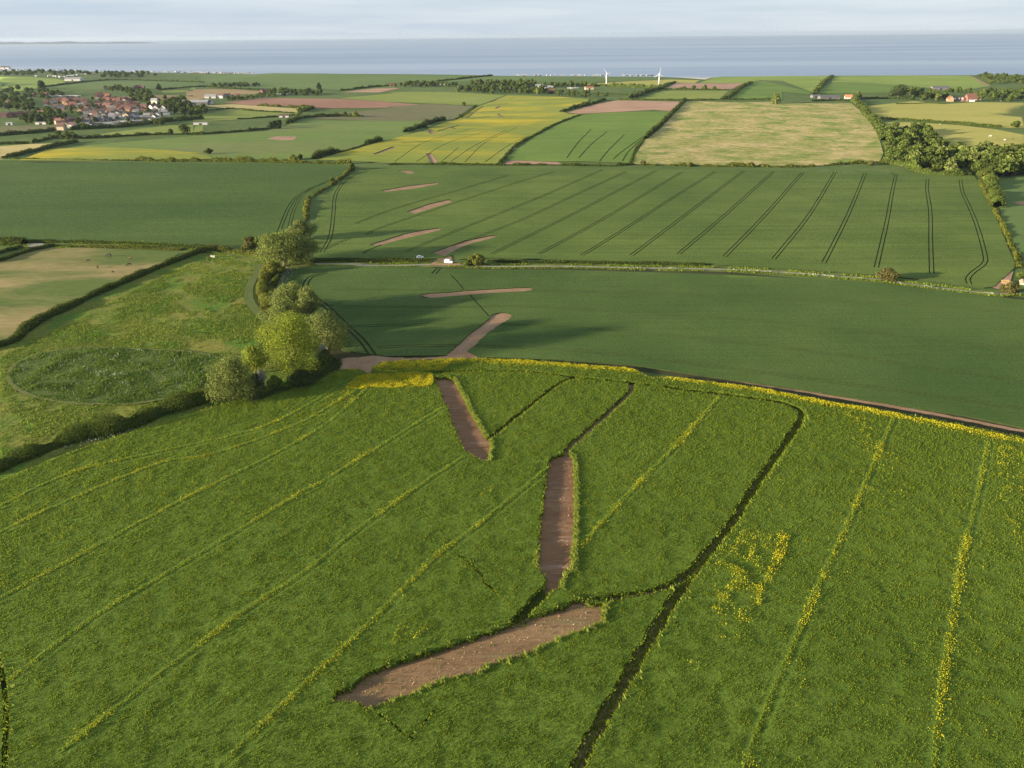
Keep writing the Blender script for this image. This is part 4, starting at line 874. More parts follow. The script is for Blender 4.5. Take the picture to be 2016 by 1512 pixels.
wood('C 850,340 1150,330 1500,340 1560,362 1200,370 860,362', 40, 10, 17, ['lf_mid', 'lf_dark'], 'tree in the back row of the copse towards the sea', 'back row of the copse', 14, (.9, 1.2))
wood('C 220,340 420,330 700,350 700,362 420,362 60,365', 30, 8, 14, ['lf_dark', 'lf_mid'], 'tree in the belt beside the small caravan site', 'tree belt by the small caravan site', 12, (.9, 1.3))
wood('C 1560,350 1950,345 1990,362 1600,366', 20, 9, 14, ['lf_dark', 'lf_mid'], 'tree behind the caravans right of the copse', 'trees behind the caravans', 14, (.9, 1.2))
wood('C 1600,430 1780,415 2016,425 D 150,440 360,462 0,470 C 1750,455', 28, 6, 10, ['lf_mid', 'lf_hedge'], 'tree in the belt right of the red-roofed brick house', 'tree belt right of the red house', 11, (1, 1.3))
wood('B 760,430 900,405 1150,415 1300,430 1300,448 1000,452 760,455', 38, 8, 15, ['lf_mid', 'lf_dark', 'lf_olive'], 'tree in the copse above the red ploughed field', 'copse above the red ploughed field', 11, (.8, 1.2))
wood('B 330,490 560,470 740,440 760,455 560,485 350,500', 24, 6, 10, ['lf_dark', 'lf_mid'], 'tree in the belt beside the white cottages', 'tree belt by the white cottages', 11, (1, 1.4))
wood('B 160,355 420,340 660,345 670,358 400,362 180,362', 24, 8, 12, ['lf_dark', 'lf_mid'], 'tree in the strip of woodland in the coastal green field', 'woodland strip on the coast', 15, (1, 1.5))
wood('E 740,330 900,290 1140,300 1280,330 1270,392 980,388 900,350 740,352', 40, 9, 15, ['lf_mid', 'lf_olive', 'lf_dark'], 'tree left of the brick farmhouse', 'trees left of the farmhouse', 10, (.9, 1.2))
wood('E 1540,330 1700,300 2016,310 2016,392 1580,382', 44, 10, 16, ['lf_mid', 'lf_dark'], 'tree right of the brick farmhouse', 'trees right of the farmhouse', 11, (.8, 1.1))
wood('E 1290,300 1500,300 1500,320 1290,322', 7, 9, 13, ['lf_mid', 'lf_dark'], 'tree close behind the brick farmhouse', 'trees behind the farmhouse', 11)
wood('E 1545,150 1650,140 2016,160 2016,220 1800,215 1720,235 1640,190', 44, 7, 12, ['lf_russet', 'lf_mid', 'lf_dark'], 'brownish tree on the wooded cliff edge at the right', 'scrub on the cliff edge', 18, (1.2, 1.8))
wood('A 0,410 300,405 640,410 950,420 1000,440 500,450 0,455', 48, 9, 14, ['lf_dark', 'lf_mid'], 'tree beside the caravan park on the left coast', 'trees by the coastal caravan park', 22, (1.2, 1.7))
wood('A 980,470 1050,430 1400,430 1560,455 1300,480', 34, 10, 16, ['lf_dark', 'lf_mid'], 'tree in the dark clump by the right of the caravan park', 'dark clump by the caravan park', 18, (1.0, 1.4))
wood('A 0,600 200,580 260,600 560,620 640,650 300,690 0,650', 34, 8, 13, ['lf_mid', 'lf_dark'], 'tree on the fields behind the village', 'trees behind the village', 16, (1.0, 1.4))
wood('A 0,690 200,680 330,730 330,800 150,800 0,770', 40, 8, 13, ['lf_dark', 'lf_mid'], 'tree in the wooded left end of the village', 'trees at the left end of the village', 13, (1, 1.3))
wood('A 380,830 480,805 560,850 560,915 380,935 200,950 220,900', 28, 9, 13, ['lf_dark', 'lf_mid'], 'tree in the dark clump in front of the brick terrace', 'clump in front of the brick terrace', 9, (.9, 1.2))
wood('A 1000,595 1180,570 1300,620 1500,610 1520,680 1490,750 1350,700 1230,620', 34, 9, 15, ['lf_dark', 'lf_mid'], 'tree behind the right side of the village', 'trees behind the right side of the village', 15, (.9, 1.2))
wood('A 1600,740 1800,690 1900,760 2016,800 2016,860 1780,850 1680,790', 36, 9, 14, ['lf_dark', 'lf_mid', 'lf_hedge'], 'tree between the village and the grey barn', 'trees between village and barn', 12, (.9, 1.3))
wood('A 450,1070 700,1030 860,1080 700,1100', 9, 5, 8, ['lf_dark', 'lf_hedge'], 'bushy tree in the thicket by the straw field', 'thicket by the straw field', 9, (1.2, 1.6))
wood('B 0,590 130,580 150,620 0,650 -60,640', 10, 7, 11, ['lf_dark', 'lf_mid'], 'tree right of the village foot', 'trees right of the village foot', 10, (1, 1.3))
for s, w, h, lf, lab in (('B 1050,640', 14, 13, 'lf_olive', 'round tree at the right end of the straw strip'), ('B 1250,412', 10, 16, 'lf_dark', 'tall dark tree standing above the copse by the red ploughed field'),
        ('B 800,778', 22, 14, 'lf_dark', 'large dark bush in the pasture hedge, left one of the pair'), ('B 850,758', 14, 13, 'lf_dark', 'dark bush in the pasture hedge, right one of the pair'), ('B 560,800', 8, 6, 'lf_dark', 'small dark bush on the long low pasture hedge'),
        ('B 1500,655', 10, 9, 'lf_olive', 'pale tree on the hedge above the rolling field'), ('B 1605,660', 11, 10, 'lf_olive', 'pale tree at the right end of the hedge above the rolling field'), ('A 1815,1030', 22, 17, 'lf_mid', 'round tree in the hedge in front of the village right end'),
        ('A 1690,1030', 9, 9, 'lf_mid', 'small round tree left of the round hedge tree by the village'), ('A 400,575', 15, 13, 'lf_dark', 'lone dark tree on the coastal green field edge'), ('A 1575,595', 9, 11, 'lf_dark', 'lone dark tree right of the farm behind the village'),
        ('C 775,545', 7, 6, 'lf_mid', 'little round tree at the top of the far rape field'), ('C 735,668', 8, 6, 'lf_dark', 'dark bush on the hedge end by the far rape field'), ('D 1048,385', 8, 5, 'lf_mid', 'first small round tree under the pale ploughed field'),
        ('D 1140,385', 8, 7, 'lf_mid', 'second small round tree under the pale ploughed field'), ('D 1250,388', 9, 8, 'lf_mid', 'largest round tree under the pale ploughed field'), ('D 1342,388', 6, 6, 'lf_mid', 'last small round tree under the pale ploughed field'),
        ('D 1960,530', 20, 18, 'lf_olive', 'pale bushy tree at the top edge of the dry grass field'), ('E 835,352', 34, 22, 'lf_dark', 'dark round tree between cottage and farmhouse'), ('E 430,370', 18, 14, 'lf_mid', 'tree right beside the white cottage'),
        ('E 1955,640', 18, 12, 'lf_hedge', 'bush in the pasture at the right edge'), ('B 985,1085', 16, 9, 'lf_yellowhedge', 'tallest bush on the hedge along the top of the dark wheat field'), ('B 1065,1075', 10, 8, 'lf_yellowhedge', 'bush right of the tallest bush on the long hedge'),
        ('D 640,1140', 12, 8, 'lf_russet', 'pinkish bush below the drilled green field corner'), ('D 400,1140', 9, 6, 'lf_hedge', 'dark bush below the drilled green field'), ('D 1110,1150', 14, 6, 'lf_yellowhedge', 'left green bush below the dry grass field'),
        ('D 1715,1158', 16, 8, 'lf_yellowhedge', 'right green bush below the dry grass field'), ('E 560,1000', 18, 8, 'lf_russet', 'pale bush at the right corner below the dry grass field')):
    tree_px('tree', lab, 'tree', s, w, h, lf, 500, seed=len(lab) * 7 + int(w))

# ================================================================== BUILDINGS
WALLS = {'white': (.52, .50, .46), 'cream': (.40, .34, .23), 'brick': (.20, .10, .07), 'buff': (.30, .205, .125), 'grey': (.12, .12, .12)}
ROOFS = {'red': (.145, .066, .048), 'brown': (.10, .06, .046), 'grey': (.085, .085, .09), 'slate': (.058, .06, .066), 'orange': (.19, .08, .045), 'pale': (.24, .24, .235), 'bright': (.40, .14, .06)}
for k, c in WALLS.items(): M['wall_' + k] = plain('wall_' + k, c, .85, .10, sc=1.5)
for k, c in ROOFS.items(): M['roof_' + k] = plain('roof_' + k, c, .8, .16, sc=2.0)
M['glass'] = plain('window_glass', (.03, .035, .045), .12, .1, spec=.5)
M['white_paint'] = plain('white_paint', (.78, .78, .76), .5, .03)
def body_mesh(w, d, e, rise, wall):                        # walls with gable ends; ridge along x
    b = MB(); b.prism([(-d/2, -.6), (d/2, -.6), (d/2, e), (0, e + rise), (-d/2, e)], -w/2, w/2, 'x'); return b.me('wall', M['wall_' + wall])
def roof_mesh(w, d, e, rise, roof, t_=.22, over=.35):
    b = MB(); s = rise / (d / 2); o = over
    b.prism([(-d/2 - o, e - o*s + .02), (0, e + rise + .02), (d/2 + o, e - o*s + .02), (d/2 + o, e - o*s + .02 + t_), (0, e + rise + .02 + t_*1.2), (-d/2 - o, e - o*s + .02 + t_)], -w/2 - o, w/2 + o, 'x')
    return b.me('roof', M['roof_' + roof])
def chimney_mesh(x, e, rise, wall='brick'):
    b = MB(); b.box(x - .45, -.35, e + rise * .6, x + .45, .35, e + rise + 1.1); b.box(x - .55, -.45, e + rise + 1.1, x + .55, .45, e + rise + 1.25)
    b.tube([(x - .2, 0, e + rise + 1.25), (x - .2, 0, e + rise + 1.7)], .13, 8); b.tube([(x + .2, 0, e + rise + 1.25), (x + .2, 0, e + rise + 1.7)], .13, 8)
    return b.me('chimney', M['wall_' + wall])
def window_mesh(w=1.2, h=1.2):
    b = MB(); b.box(-w/2, -.06, 0, w/2, .05, h); return b.me('window', M['glass'])
def frame_mesh(w=1.2, h=1.2):
    b = MB(); f = .1
    b.box(-w/2 - f, -.09, -f, -w/2, .03, h + f); b.box(w/2, -.09, -f, w/2 + f, .03, h + f); b.box(-w/2, -.09, h, w/2, .03, h + f); b.box(-w/2, -.13, -f, w/2, .03, 0); b.box(-.04, -.09, 0, .04, .02, h)
    return b.me('frame', M['white_paint'])
WIN, FRM = window_mesh(), frame_mesh()
def add_windows(root, xs, zs, y, rz=0.0):
    for z in zs:
        for x in xs:
            w_ = link('window', WIN, root); 
            if rz == 0: w_.location = (x, y, z)
            else: w_.location = (y, x, z); w_.rotation_euler = (0, 0, rz)
            link('frame', FRM, w_)
HP = {}
def house_proto(kind, wall, roof):
    k = (kind, wall, roof)
    if k not in HP:
        w, d, e, r = {'bungalow': (12, 8, 2.6, 2.4), 'house': (9.5, 8, 5.0, 3.0), 'terrace': (24, 8.5, 5.0, 3.0), 'tall': (12, 9, 5.6, 3.8)}[kind]
        HP[k] = (body_mesh(w, d, e, r, wall), roof_mesh(w, d, e, r, roof), chimney_mesh(w * .32, e, r), (w, d, e, r))
    return HP[k]
def house(x, y, rz, kind, wall, roof, label, group, win=True, name='house'):
    b_, r_, c_, (w, d, e, rs) = house_proto(kind, wall, roof); root = empty(name, (x, y, H1(x, y)), rz); tag(root, label, 'house', group)
    link('wall', b_, root); ro = link('roof', r_, root); link('chimney', c_, ro)
    if win:
        n = max(2, int(w / 3.4)); zs = [.9] if e < 4 else [.9, 3.3]
        add_windows(root, [(-w/2 + w * (i + .5) / n) for i in range(n)], zs, -d/2)
    return root
# village: rows across the slope, each row with its own look
placed = []
def vrow(s, n, kinds, walls, roofs, label, group, win=False, jy=9, skip=.0):
    p = P(s); pp = resample(p, 4.0); L = len(pp); n = int(n * 2.7) if n > 8 else (int(n * 1.5) if n > 4 else n)
    for i in range(n):
        if random.random() < skip: continue
        q = pp[min(L - 1, int((i + .5 + random.uniform(-.22, .22)) / n * L))]; x, y = q[0] + random.uniform(-3, 3), q[1] + random.uniform(-jy, jy)
        if any((x - a) ** 2 + (y - b) ** 2 < 76 for a, b in placed): continue
        placed.append((x, y)); rz = random.choice([0, 0, 0, math.pi/2, math.pi/2]) + random.uniform(-.35, .35) + .15
        house(x, y, rz, random.choice(kinds), random.choice(walls), random.choice(roofs), label, group, win)
vrow('V 660,530 900,525 1150,505 1450,495 1660,465', 15, ['bungalow'], ['white'], ['grey', 'slate', 'pale'], 'white bungalow with grey roof in the front row of the village', 'front row of white bungalows', True, 5)
vrow('V 640,470 1000,460 1350,455 1640,440', 14, ['bungalow', 'house'], ['white', 'white', 'grey'], ['slate', 'grey'], 'grey-roofed house in the second row from the front of the village', 'second row of the village', True)
vrow('V 600,425 1000,415 1400,410 1620,400', 14, ['bungalow', 'house'], ['white', 'cream'], ['grey', 'brown', 'pale'], 'house in the third row from the front of the village', 'third row of the village')
vrow('V 700,375 1000,372 1300,370 1560,360', 11, ['bungalow', 'house'], ['white', 'cream'], ['grey', 'brown'], 'house in the fourth row from the front of the village', 'fourth row of the village')
vrow('V 860,338 1000,335 1150,336 1300,338', 5, ['terrace'], ['cream', 'white'], ['brown'], 'long cream-walled terrace with brown roof in the middle of the village', 'cream terraces mid village')
vrow('V 560,300 900,290 1300,300 1520,320', 14, ['house', 'bungalow'], ['brick', 'white', 'buff'], ['brown', 'red', 'grey'], 'brown-roofed house just behind the cream terraces in the village', 'rows behind the cream terraces')
vrow('V 560,250 900,248 1200,250 1420,265', 14, ['house', 'terrace'], ['brick', 'white', 'brick'], ['brown', 'brown', 'red'], 'brick house in the long brown-roofed row of the upper village', 'brown-roofed upper row')
vrow('V 580,215 900,205 1150,210 1380,230', 12, ['house'], ['brick', 'buff', 'white'], ['red', 'brown', 'brown'], 'house in the second highest row of the village', 'second highest row')
vrow('V 820,110 950,130 1100,160 1280,165', 11, ['house', 'tall'], ['brick', 'brick', 'white'], ['red', 'brown'], 'red brick house at the top right of the village', 'brick houses at the top of the village')
vrow('V 850,70 920,100 960,150', 4, ['tall'], ['brick'], ['orange', 'red'], 'bright red-roofed brick house at the very top of the village', 'bright red roofs at the top')
vrow('V 280,190 340,200 420,235 450,270', 5, ['tall', 'house'], ['brick', 'buff'], ['orange', 'red'], 'bright orange-roofed house on the left side of the village', 'orange roofs at the left')
vrow('V 0,195 100,185 220,175 300,150', 8, ['house'], ['white', 'brick'], ['brown', 'red'], 'house in the upper left row of the village', 'upper left row')
vrow('V 0,245 90,240 180,245 250,290', 7, ['house', 'bungalow'], ['white', 'brick'], ['brown', 'slate'], 'house in the row above the dark clump on the left of the village', 'left row above the dark clump')
vrow('V 330,140 420,145 520,165 600,180', 6, ['house'], ['brick'], ['brown'], 'brown-roofed house on the left of the upper village', 'upper left brown roofs')
vrow('V 180,470 250,500 300,560 280,590', 6, ['house'], ['buff', 'cream'], ['brown', 'red'], 'sandy-coloured house at the lower left corner of the village', 'sandy houses at the lower left')
vrow('V 330,490 430,470 560,450 620,430', 8, ['house', 'bungalow'], ['brick', 'grey'], ['slate', 'brown'], 'dark-roofed house right of the sandy houses', 'dark roofs right of the sandy houses')
vrow('V 340,550 450,555 560,550 620,540', 6, ['house', 'bungalow'], ['white', 'brick'], ['red', 'brown'], 'low house on the front edge of the village left of the bungalows', 'front edge left')
vrow('V 530,240 580,290 640,330 690,350', 5, ['tall', 'house'], ['buff', 'white'], ['grey', 'brown'], 'tall pale gabled house in the middle left of the village', 'tall gables mid left')
vrow('V 1590,290 1700,285 1780,300', 4, ['tall'], ['white'], ['red', 'brown'], 'large white house with reddish roof at the right end of the village', 'large white houses at the right end')
vrow('V 1700,345 1780,350 1870,360', 4, ['house'], ['white', 'grey'], ['grey', 'pale'], 'white gabled house at the far right of the village', 'white gables at the right')
vrow('V 1720,400 1800,395 1860,405', 3, ['house'], ['white'], ['grey', 'pale'], 'white gabled house at the lower right end of the village', 'white gables lower right')
vrow('A 0,865 100,862 200,855 300,850 370,848', 6, ['terrace'], ['brick'], ['red', 'brown'], 'brick terrace with red-brown roof at the left edge of the village', 'brick terraces at the left edge', True, 4)
vrow('A 0,760 40,755 60,740', 2, ['house'], ['brick'], ['brown'], 'brick house among trees above the left terraces', 'brick houses left edge')
vrow('A 330,655 420,660 480,650', 3, ['house'], ['brick'], ['red'], 'red-roofed house among trees at the back left of the village', 'back left red roofs')
vrow('A 1060,590 1110,588', 1, ['tall'], ['buff'], ['brown'], 'pale gabled farmhouse standing behind the village', None)
vrow('A 1330,585 1400,580 1450,585', 3, ['tall'], ['brick'], ['red', 'brown'], 'red-roofed farm building among trees behind the village', 'farm behind the village')
vrow('A 1520,722 1535,722', 1, ['tall'], ['white'], ['pale'], 'white gable alone between dark trees right of the village', None)
vrow('A 1690,715 1730,720 1770,712', 2, ['tall'], ['buff', 'brick'], ['brown'], 'brick house beside the grey barn', 'brick houses by the grey barn')
vrow('B 260,470 300,470', 1, ['tall'], ['white'], ['brown'], 'white gabled house beside the round dark tree, left one', None, True, 1)
vrow('B 340,468 370,466', 1, ['tall'], ['white'], ['brown'], 'white gabled house right of the round dark tree', None, True, 1)
vrow('B 420,462 450,460', 1, ['house'], ['brick'], ['red'], 'red-roofed cottage right of the white gabled houses', None, True, 1)
vrow('B 660,420 740,412', 2, ['terrace'], ['brick'], ['red'], 'long red-brown farm range above the red ploughed field', 'red farm ranges', False, 1)
for i in range(120):                                          # garden trees between the houses
    (a, b), = pix('V %d,%d' % (random.randint(20, 1880), random.randint(120, 520))); x, y = at(a, b)
    if any((x - p) ** 2 + (y - q) ** 2 < 70 for p, q in placed): continue
    h = random.uniform(6, 10); plant(x, y, h * random.uniform(.9, 1.4), h, random.choice(['lf_dark', 'lf_mid', 'lf_hedge']), random.randint(1, 5), 'garden tree between the village houses', 'garden trees of the village')

# the largest-looking trees stand as things; the rest, far off, read as one mass
PLANTS.sort(key=lambda q: -(q[0][2] * q[0][3]) ** .5 / dist(q[0][0], q[0][1]))
for a_, k_ in PLANTS[:235]: plant_now(*a_, **k_)
tv, tf, tt = [], [], []; off = 0
for a_, k_ in PLANTS[235:]:
    x, y, w, h = a_[:4]; cr, _t = proto(a_[4], a_[5]); n_ = len(cr.vertices); c_ = np.empty(n_ * 3, np.float32); cr.vertices.foreach_get('co', c_); c_ = c_.reshape(-1, 3)
    an = random.uniform(0, 6.28); ca, sa = math.cos(an), math.sin(an)
    tv.append(np.column_stack([x + w * (c_[:, 0] * ca - c_[:, 1] * sa), y + w * (c_[:, 0] * sa + c_[:, 1] * ca), H1(x, y) + h * c_[:, 2]]))
    q_ = np.empty(n_ // 4, np.float32); cr.attributes['tint'].data.foreach_get('value', q_); tt.append(q_ * random.uniform(.7, 1.1)); tf.append(np.arange(n_).reshape(-1, 4) + off); off += n_
tag(link('distant_trees', mesh('distant_trees', np.concatenate(tv), np.concatenate(tf), M['lf_mid'], tint=np.clip(np.concatenate(tt), 0, 1))), kind='stuff')

def shed(s, w, d, e, r, wall, roof, label, rz=.1, cat='barn', name='barn', door=True):
    (x, y), = P(s); root = empty(name, (x, y, H1(x, y)), rz); tag(root, label, cat)
    link('wall', body_mesh(w, d, e, r, wall), root); link('roof', roof_mesh(w, d, e, r, roof, .15, .4), root)
    if door:
        b = MB(); b.box(-2, -d/2 - .08, -.3, 2, -d/2 + .05, e * .8); link('door', b.me('door', M['glass']), root)
    return root
shed('A 1950,735', 48, 22, 5, 3.5, 'grey', 'pale', 'long pale grey-roofed barn left of the white cottages')
shed('B 60,530', 50, 18, 4.5, 3.0, 'white', 'grey', 'low grey-roofed shed in front of the long grey barn')
shed('B 180,470', 24, 16, 4.5, 3.5, 'white', 'pale', 'white barn with rounded pale roof behind the grey sheds')
shed('A 740,500', 46, 30, 6, 4, 'white', 'pale', 'big white-roofed building at the caravan park, beside the green field')
shed('B 80,735', 20, 6, 3.0, .9, 'white', 'pale', 'low white stable hut alone in the pasture right of the village', .12)
shed('B 905,660', 15, 7, 3.0, 2.2, 'white', 'brown', 'small white shed with brown roof under the straw strip', .1)
shed('E 150,365', 38, 14, 4.0, 3, 'grey', 'grey', 'long grey barn left of the white cottage', .05)
shed('E 20,350', 14, 12, 3.4, 2.4, 'grey', 'grey', 'grey-roofed shed at the left end of the long grey barn', .05)
shed('E 1210,275', 38, 14, 5, 3, 'grey', 'grey', 'grey-roofed barn half hidden in trees behind the farmhouse', -.05)
shed('C 1640,425', 13, 10, 6, 4, 'brick', 'orange', 'bright orange-red brick house by the copse and the far rape field', .2, 'house', 'house')
shed('D 100,385', 20, 10, 5, 3, 'cream', 'orange', 'cream building with orange roof left of the wind turbines', .1, 'house', 'house')
shed('C 1520,362', 18, 10, 4, 3, 'white', 'pale', 'white barn among the caravans by the copse', .1)
shed('C 60,350', 14, 9, 5, 3, 'brick', 'brown', 'brick barn at the left end of the small caravan site', .1)
shed('A 60,383', 34, 20, 7, 4, 'white', 'brown', 'large white hall with brown roof on the far left coast', .05)
shed('A 100,935', 9, 5, 2.4, .9, 'white', 'pale', 'small white garden shed at the left front of the village', .1, 'shed', 'shed')
shed('A 410,930', 15, 4, 2.4, .7, 'white', 'pale', 'long low white shed in front of the dark clump', .05, 'shed', 'shed')
shed('E 470,365', 6, 4, 2.6, .6, 'grey', 'slate', 'small dark blue shed right of the white cottage', .05, 'shed', 'shed')

# white cottage with the orange roof
(x, y), = P('E 335,372'); root = empty('cottage', (x, y, H1(x, y)), -.25); tag(root, 'white cottage with bright orange roof beside the long grey barn', 'house')
link('wall', body_mesh(13, 9, 5, 4.2, 'white'), root); ro = link('roof', roof_mesh(13, 9, 5, 4.2, 'bright'), root); link('chimney', chimney_mesh(4.5, 5, 4.2), ro)
add_windows(root, [-4, 0, 4], [1, 3.4], -4.5)
b = MB(); b.box(1.4, -4.58, -.2, 2.5, -4.45, 2.1); link('door', b.me('door', M['roof_slate']), root)
# brick farmhouse: tall gabled house, lower dormered range, orange gabled barn
(x, y), = P('E 1490,385'); root = empty('farmhouse', (x, y, H1(x, y)), 0); tag(root, 'large red brick farmhouse with tall gabled roof and low white-windowed range', 'farmhouse')
def sub(parent, me_w, me_r, loc, rz):
    w_ = link('wall', me_w, parent, loc); w_.rotation_euler = (0, 0, rz); r_ = link('roof', me_r, parent, loc); r_.rotation_euler = (0, 0, rz); return w_, r_
w_, r_ = sub(root, body_mesh(18, 15, 5.2, 8.0, 'brick'), roof_mesh(18, 15, 5.2, 8.0, 'red'), (2, 0, 0), 0)
link('chimney', chimney_mesh(6, 5.2, 8.0), r_); link('chimney', chimney_mesh(-6, 5.2, 8.0), r_)
w2, r2 = sub(root, body_mesh(26, 9, 3.4, 3.6, 'brick'), roof_mesh(26, 9, 3.4, 3.6, 'red'), (-20.2, 1, 0), 0)
for dx in (-8, -1, 6):
    b = MB(); b.prism([(-1.2, 3.4), (1.2, 3.4), (1.2, 5.4), (0, 6.4), (-1.2, 5.4)], -4.2, -.5); o = link('dormer', b.me('dormer', M['white_paint']), r2, (dx, 0, 0))
w3, r3 = sub(root, body_mesh(15, 9.5, 5.4, 4.6, 'buff'), roof_mesh(15, 9.5, 5.4, 4.6, 'orange'), (-37, -1, 0), math.pi / 2 - .25)
add_windows(root, [-3.5, -.5, 2.5, 5.5, 8.5], [.9, 3.3], -7.5); add_windows(root, [-30, -26.5, -23, -19.5, -16, -12.5], [1.2], -3.5)
b = MB(); b.box(-3, -9.2, 0, 6, -7.55, 2.4); b.box(-3.3, -9.4, 2.4, 6.3, -7.55, 2.6); link('porch', b.me('porch', M['white_paint']), root)

# caravans
M['caravan'] = plain('caravan_shell', (.38, .37, .34), .45, .06)
M['caravan_roof'] = plain('caravan_roof', (.42, .42, .40), .5, .05)
b = MB(); b.prism([(-1.6, .5), (1.6, .5), (1.6, 2.6), (1.35, 2.95), (-1.35, 2.95), (-1.6, 2.6)], -5, 5, 'x'); CBODY = b.me('body', M['caravan'])
b = MB(); b.prism([(-1.7, 2.9), (1.7, 2.9), (0, 3.5)], -5.15, 5.15, 'x'); CROOF = b.me('roof', M['caravan_roof'])
b = MB(); b.box(-4.6, -1.64, 1.4, 4.2, -1.59, 2.2); CWIN = b.me('window', M['glass'])
b = MB(); b.box(-4.5, -1.3, -.4, 4.5, 1.3, .5); CBASE = b.me('plinth', M['wall_grey'])
def caravans(s, n, label, group, jy=10):
    pp = resample(P(s), 3.0)
    for i in range(n):
        q = pp[min(len(pp) - 1, int((i + random.random()) / n * len(pp)))]; x, y = q[0], q[1] + random.uniform(-jy, jy); root = empty('caravan', (x, y, H1(x, y)), random.choice([0, 0, .4, 1.3]) + random.uniform(-.2, .2)); tag(root, label, 'caravan', group)
        for nm, me_ in (('body', CBODY), ('roof', CROOF), ('window', CWIN), ('plinth', CBASE)): link(nm, me_, root)
caravans('A 0,392 300,394 700,396 1000,402', 22, 'white static caravan on the far left shoreline', 'caravans on the far left shore', 25)
caravans('A 1300,408 1600,412 2016,420', 26, 'white static caravan on the coast right of the dark clump', 'caravans right of the dark clump', 25)
caravans('B 0,218 200,220 400,224 600,222', 34, 'white static caravan on the coast at the right end of the long caravan park', 'right end of the coastal caravan park', 30)
caravans('A 320,458 480,455 640,468 800,440 940,430', 30, 'white static caravan inland beside the large white building', 'caravans by the large white building', 30)
caravans('C 1260,248 1500,248 1750,247 2016,248 D 200,248 340,248', 17, 'white caravan on the shoreline beyond the copse', 'caravans on the shoreline beyond the copse', 12)
caravans('D 420,248 560,248 680,247 740,246', 10, 'white caravan on the shoreline behind the wind turbines', 'caravans behind the turbines', 10)
caravans('C 220,342 330,338 460,340 640,345', 12, 'white caravan on the small site beside the tree belt', 'small caravan site', 10)
caravans('C 1130,378 1220,382 1320,395', 5, 'white caravan half hidden in the copse behind the rape field', 'caravans in the copse', 5)
caravans('C 1530,355 1620,358 1680,360 1590,378', 9, 'white caravan in the park right of the copse', 'caravans right of the copse', 10)
caravans('C 1810,375 1870,380 1900,376', 4, 'white caravan left of the cream building', 'caravans by the cream building', 5)
caravans('V 10,92 120,90 240,88 380,80 520,90', 13, 'white caravan behind the village houses', 'caravans behind the village', 8)
caravans('B 800,442 850,440 960,436', 3, 'white caravan in the copse above the red ploughed field', 'caravans above the ploughed field', 4)

# wind turbines
M['turbine'] = plain('turbine_white', (.62, .62, .61), .4, .02)
def turbine(s, hpx, blade_px, angles, label, yaw):
    (a, b0), = pix(s); x, y = at(a, b0); k = (y * _f[1] + CAM_H * -_f[2]) / FPX; h = hpx * k; L = blade_px * k
    root = empty('wind_turbine', (x, y, H1(x, y)), yaw); tag(root, label, 'wind turbine')
    b = MB(); b.tube([(0, 0, -1), (0, 0, h * .33), (0, 0, h * .66), (0, 0, h - .6)], [1.55, 1.3, 1.05, .8], 16); link('tower', b.me('tower', M['turbine'], True), root)
    b = MB(); b.box(-.95, -1.8, h - .7, .95, 3.6, h + 1.1, .35); link('nacelle', b.me('nacelle', M['turbine']), root)
    b = MB(); b.tube([(0, -1.75, h + .2), (0, -2.5, h + .2), (0, -3.1, h + .2)], [1.0, .9, .15], 12); hub = link('hub', b.me('hub', M['turbine'], True), root)
    for an in angles:
        b = MB(); st = [(.2, .5, .5), (L * .12, 1.1, .45), (L * .3, 1.05, .3), (L * .65, .75, .2), (L, .28, .08)]; rings = []
        for r, c, tk in st: rings.append([b.bm.verts.new(p) for p in ((-c * .35, 0, r), (0, -tk, r), (c * .65, 0, r), (0, tk, r))])
        for A_, B_ in zip(rings, rings[1:]):
            for q in range(4): b.bm.faces.new((A_[q], A_[(q + 1) % 4], B_[(q + 1) % 4], B_[q]))
        b.bm.faces.new(rings[-1]); b.bm.faces.new(rings[0][::-1])
        bl = link('blade', b.me('blade', M['turbine'], True), root, (0, -2.4, h + .2)); bl.rotation_euler = (0, R(an), 0)
turbine('D 270,340', 21, 11.5, (-35, 82, 198), 'left wind turbine, white, one blade pointing up to the left', .1)
turbine('D 790,342', 20.5, 12, (4, 120, -122), 'right wind turbine, white, one blade pointing straight up', .1)

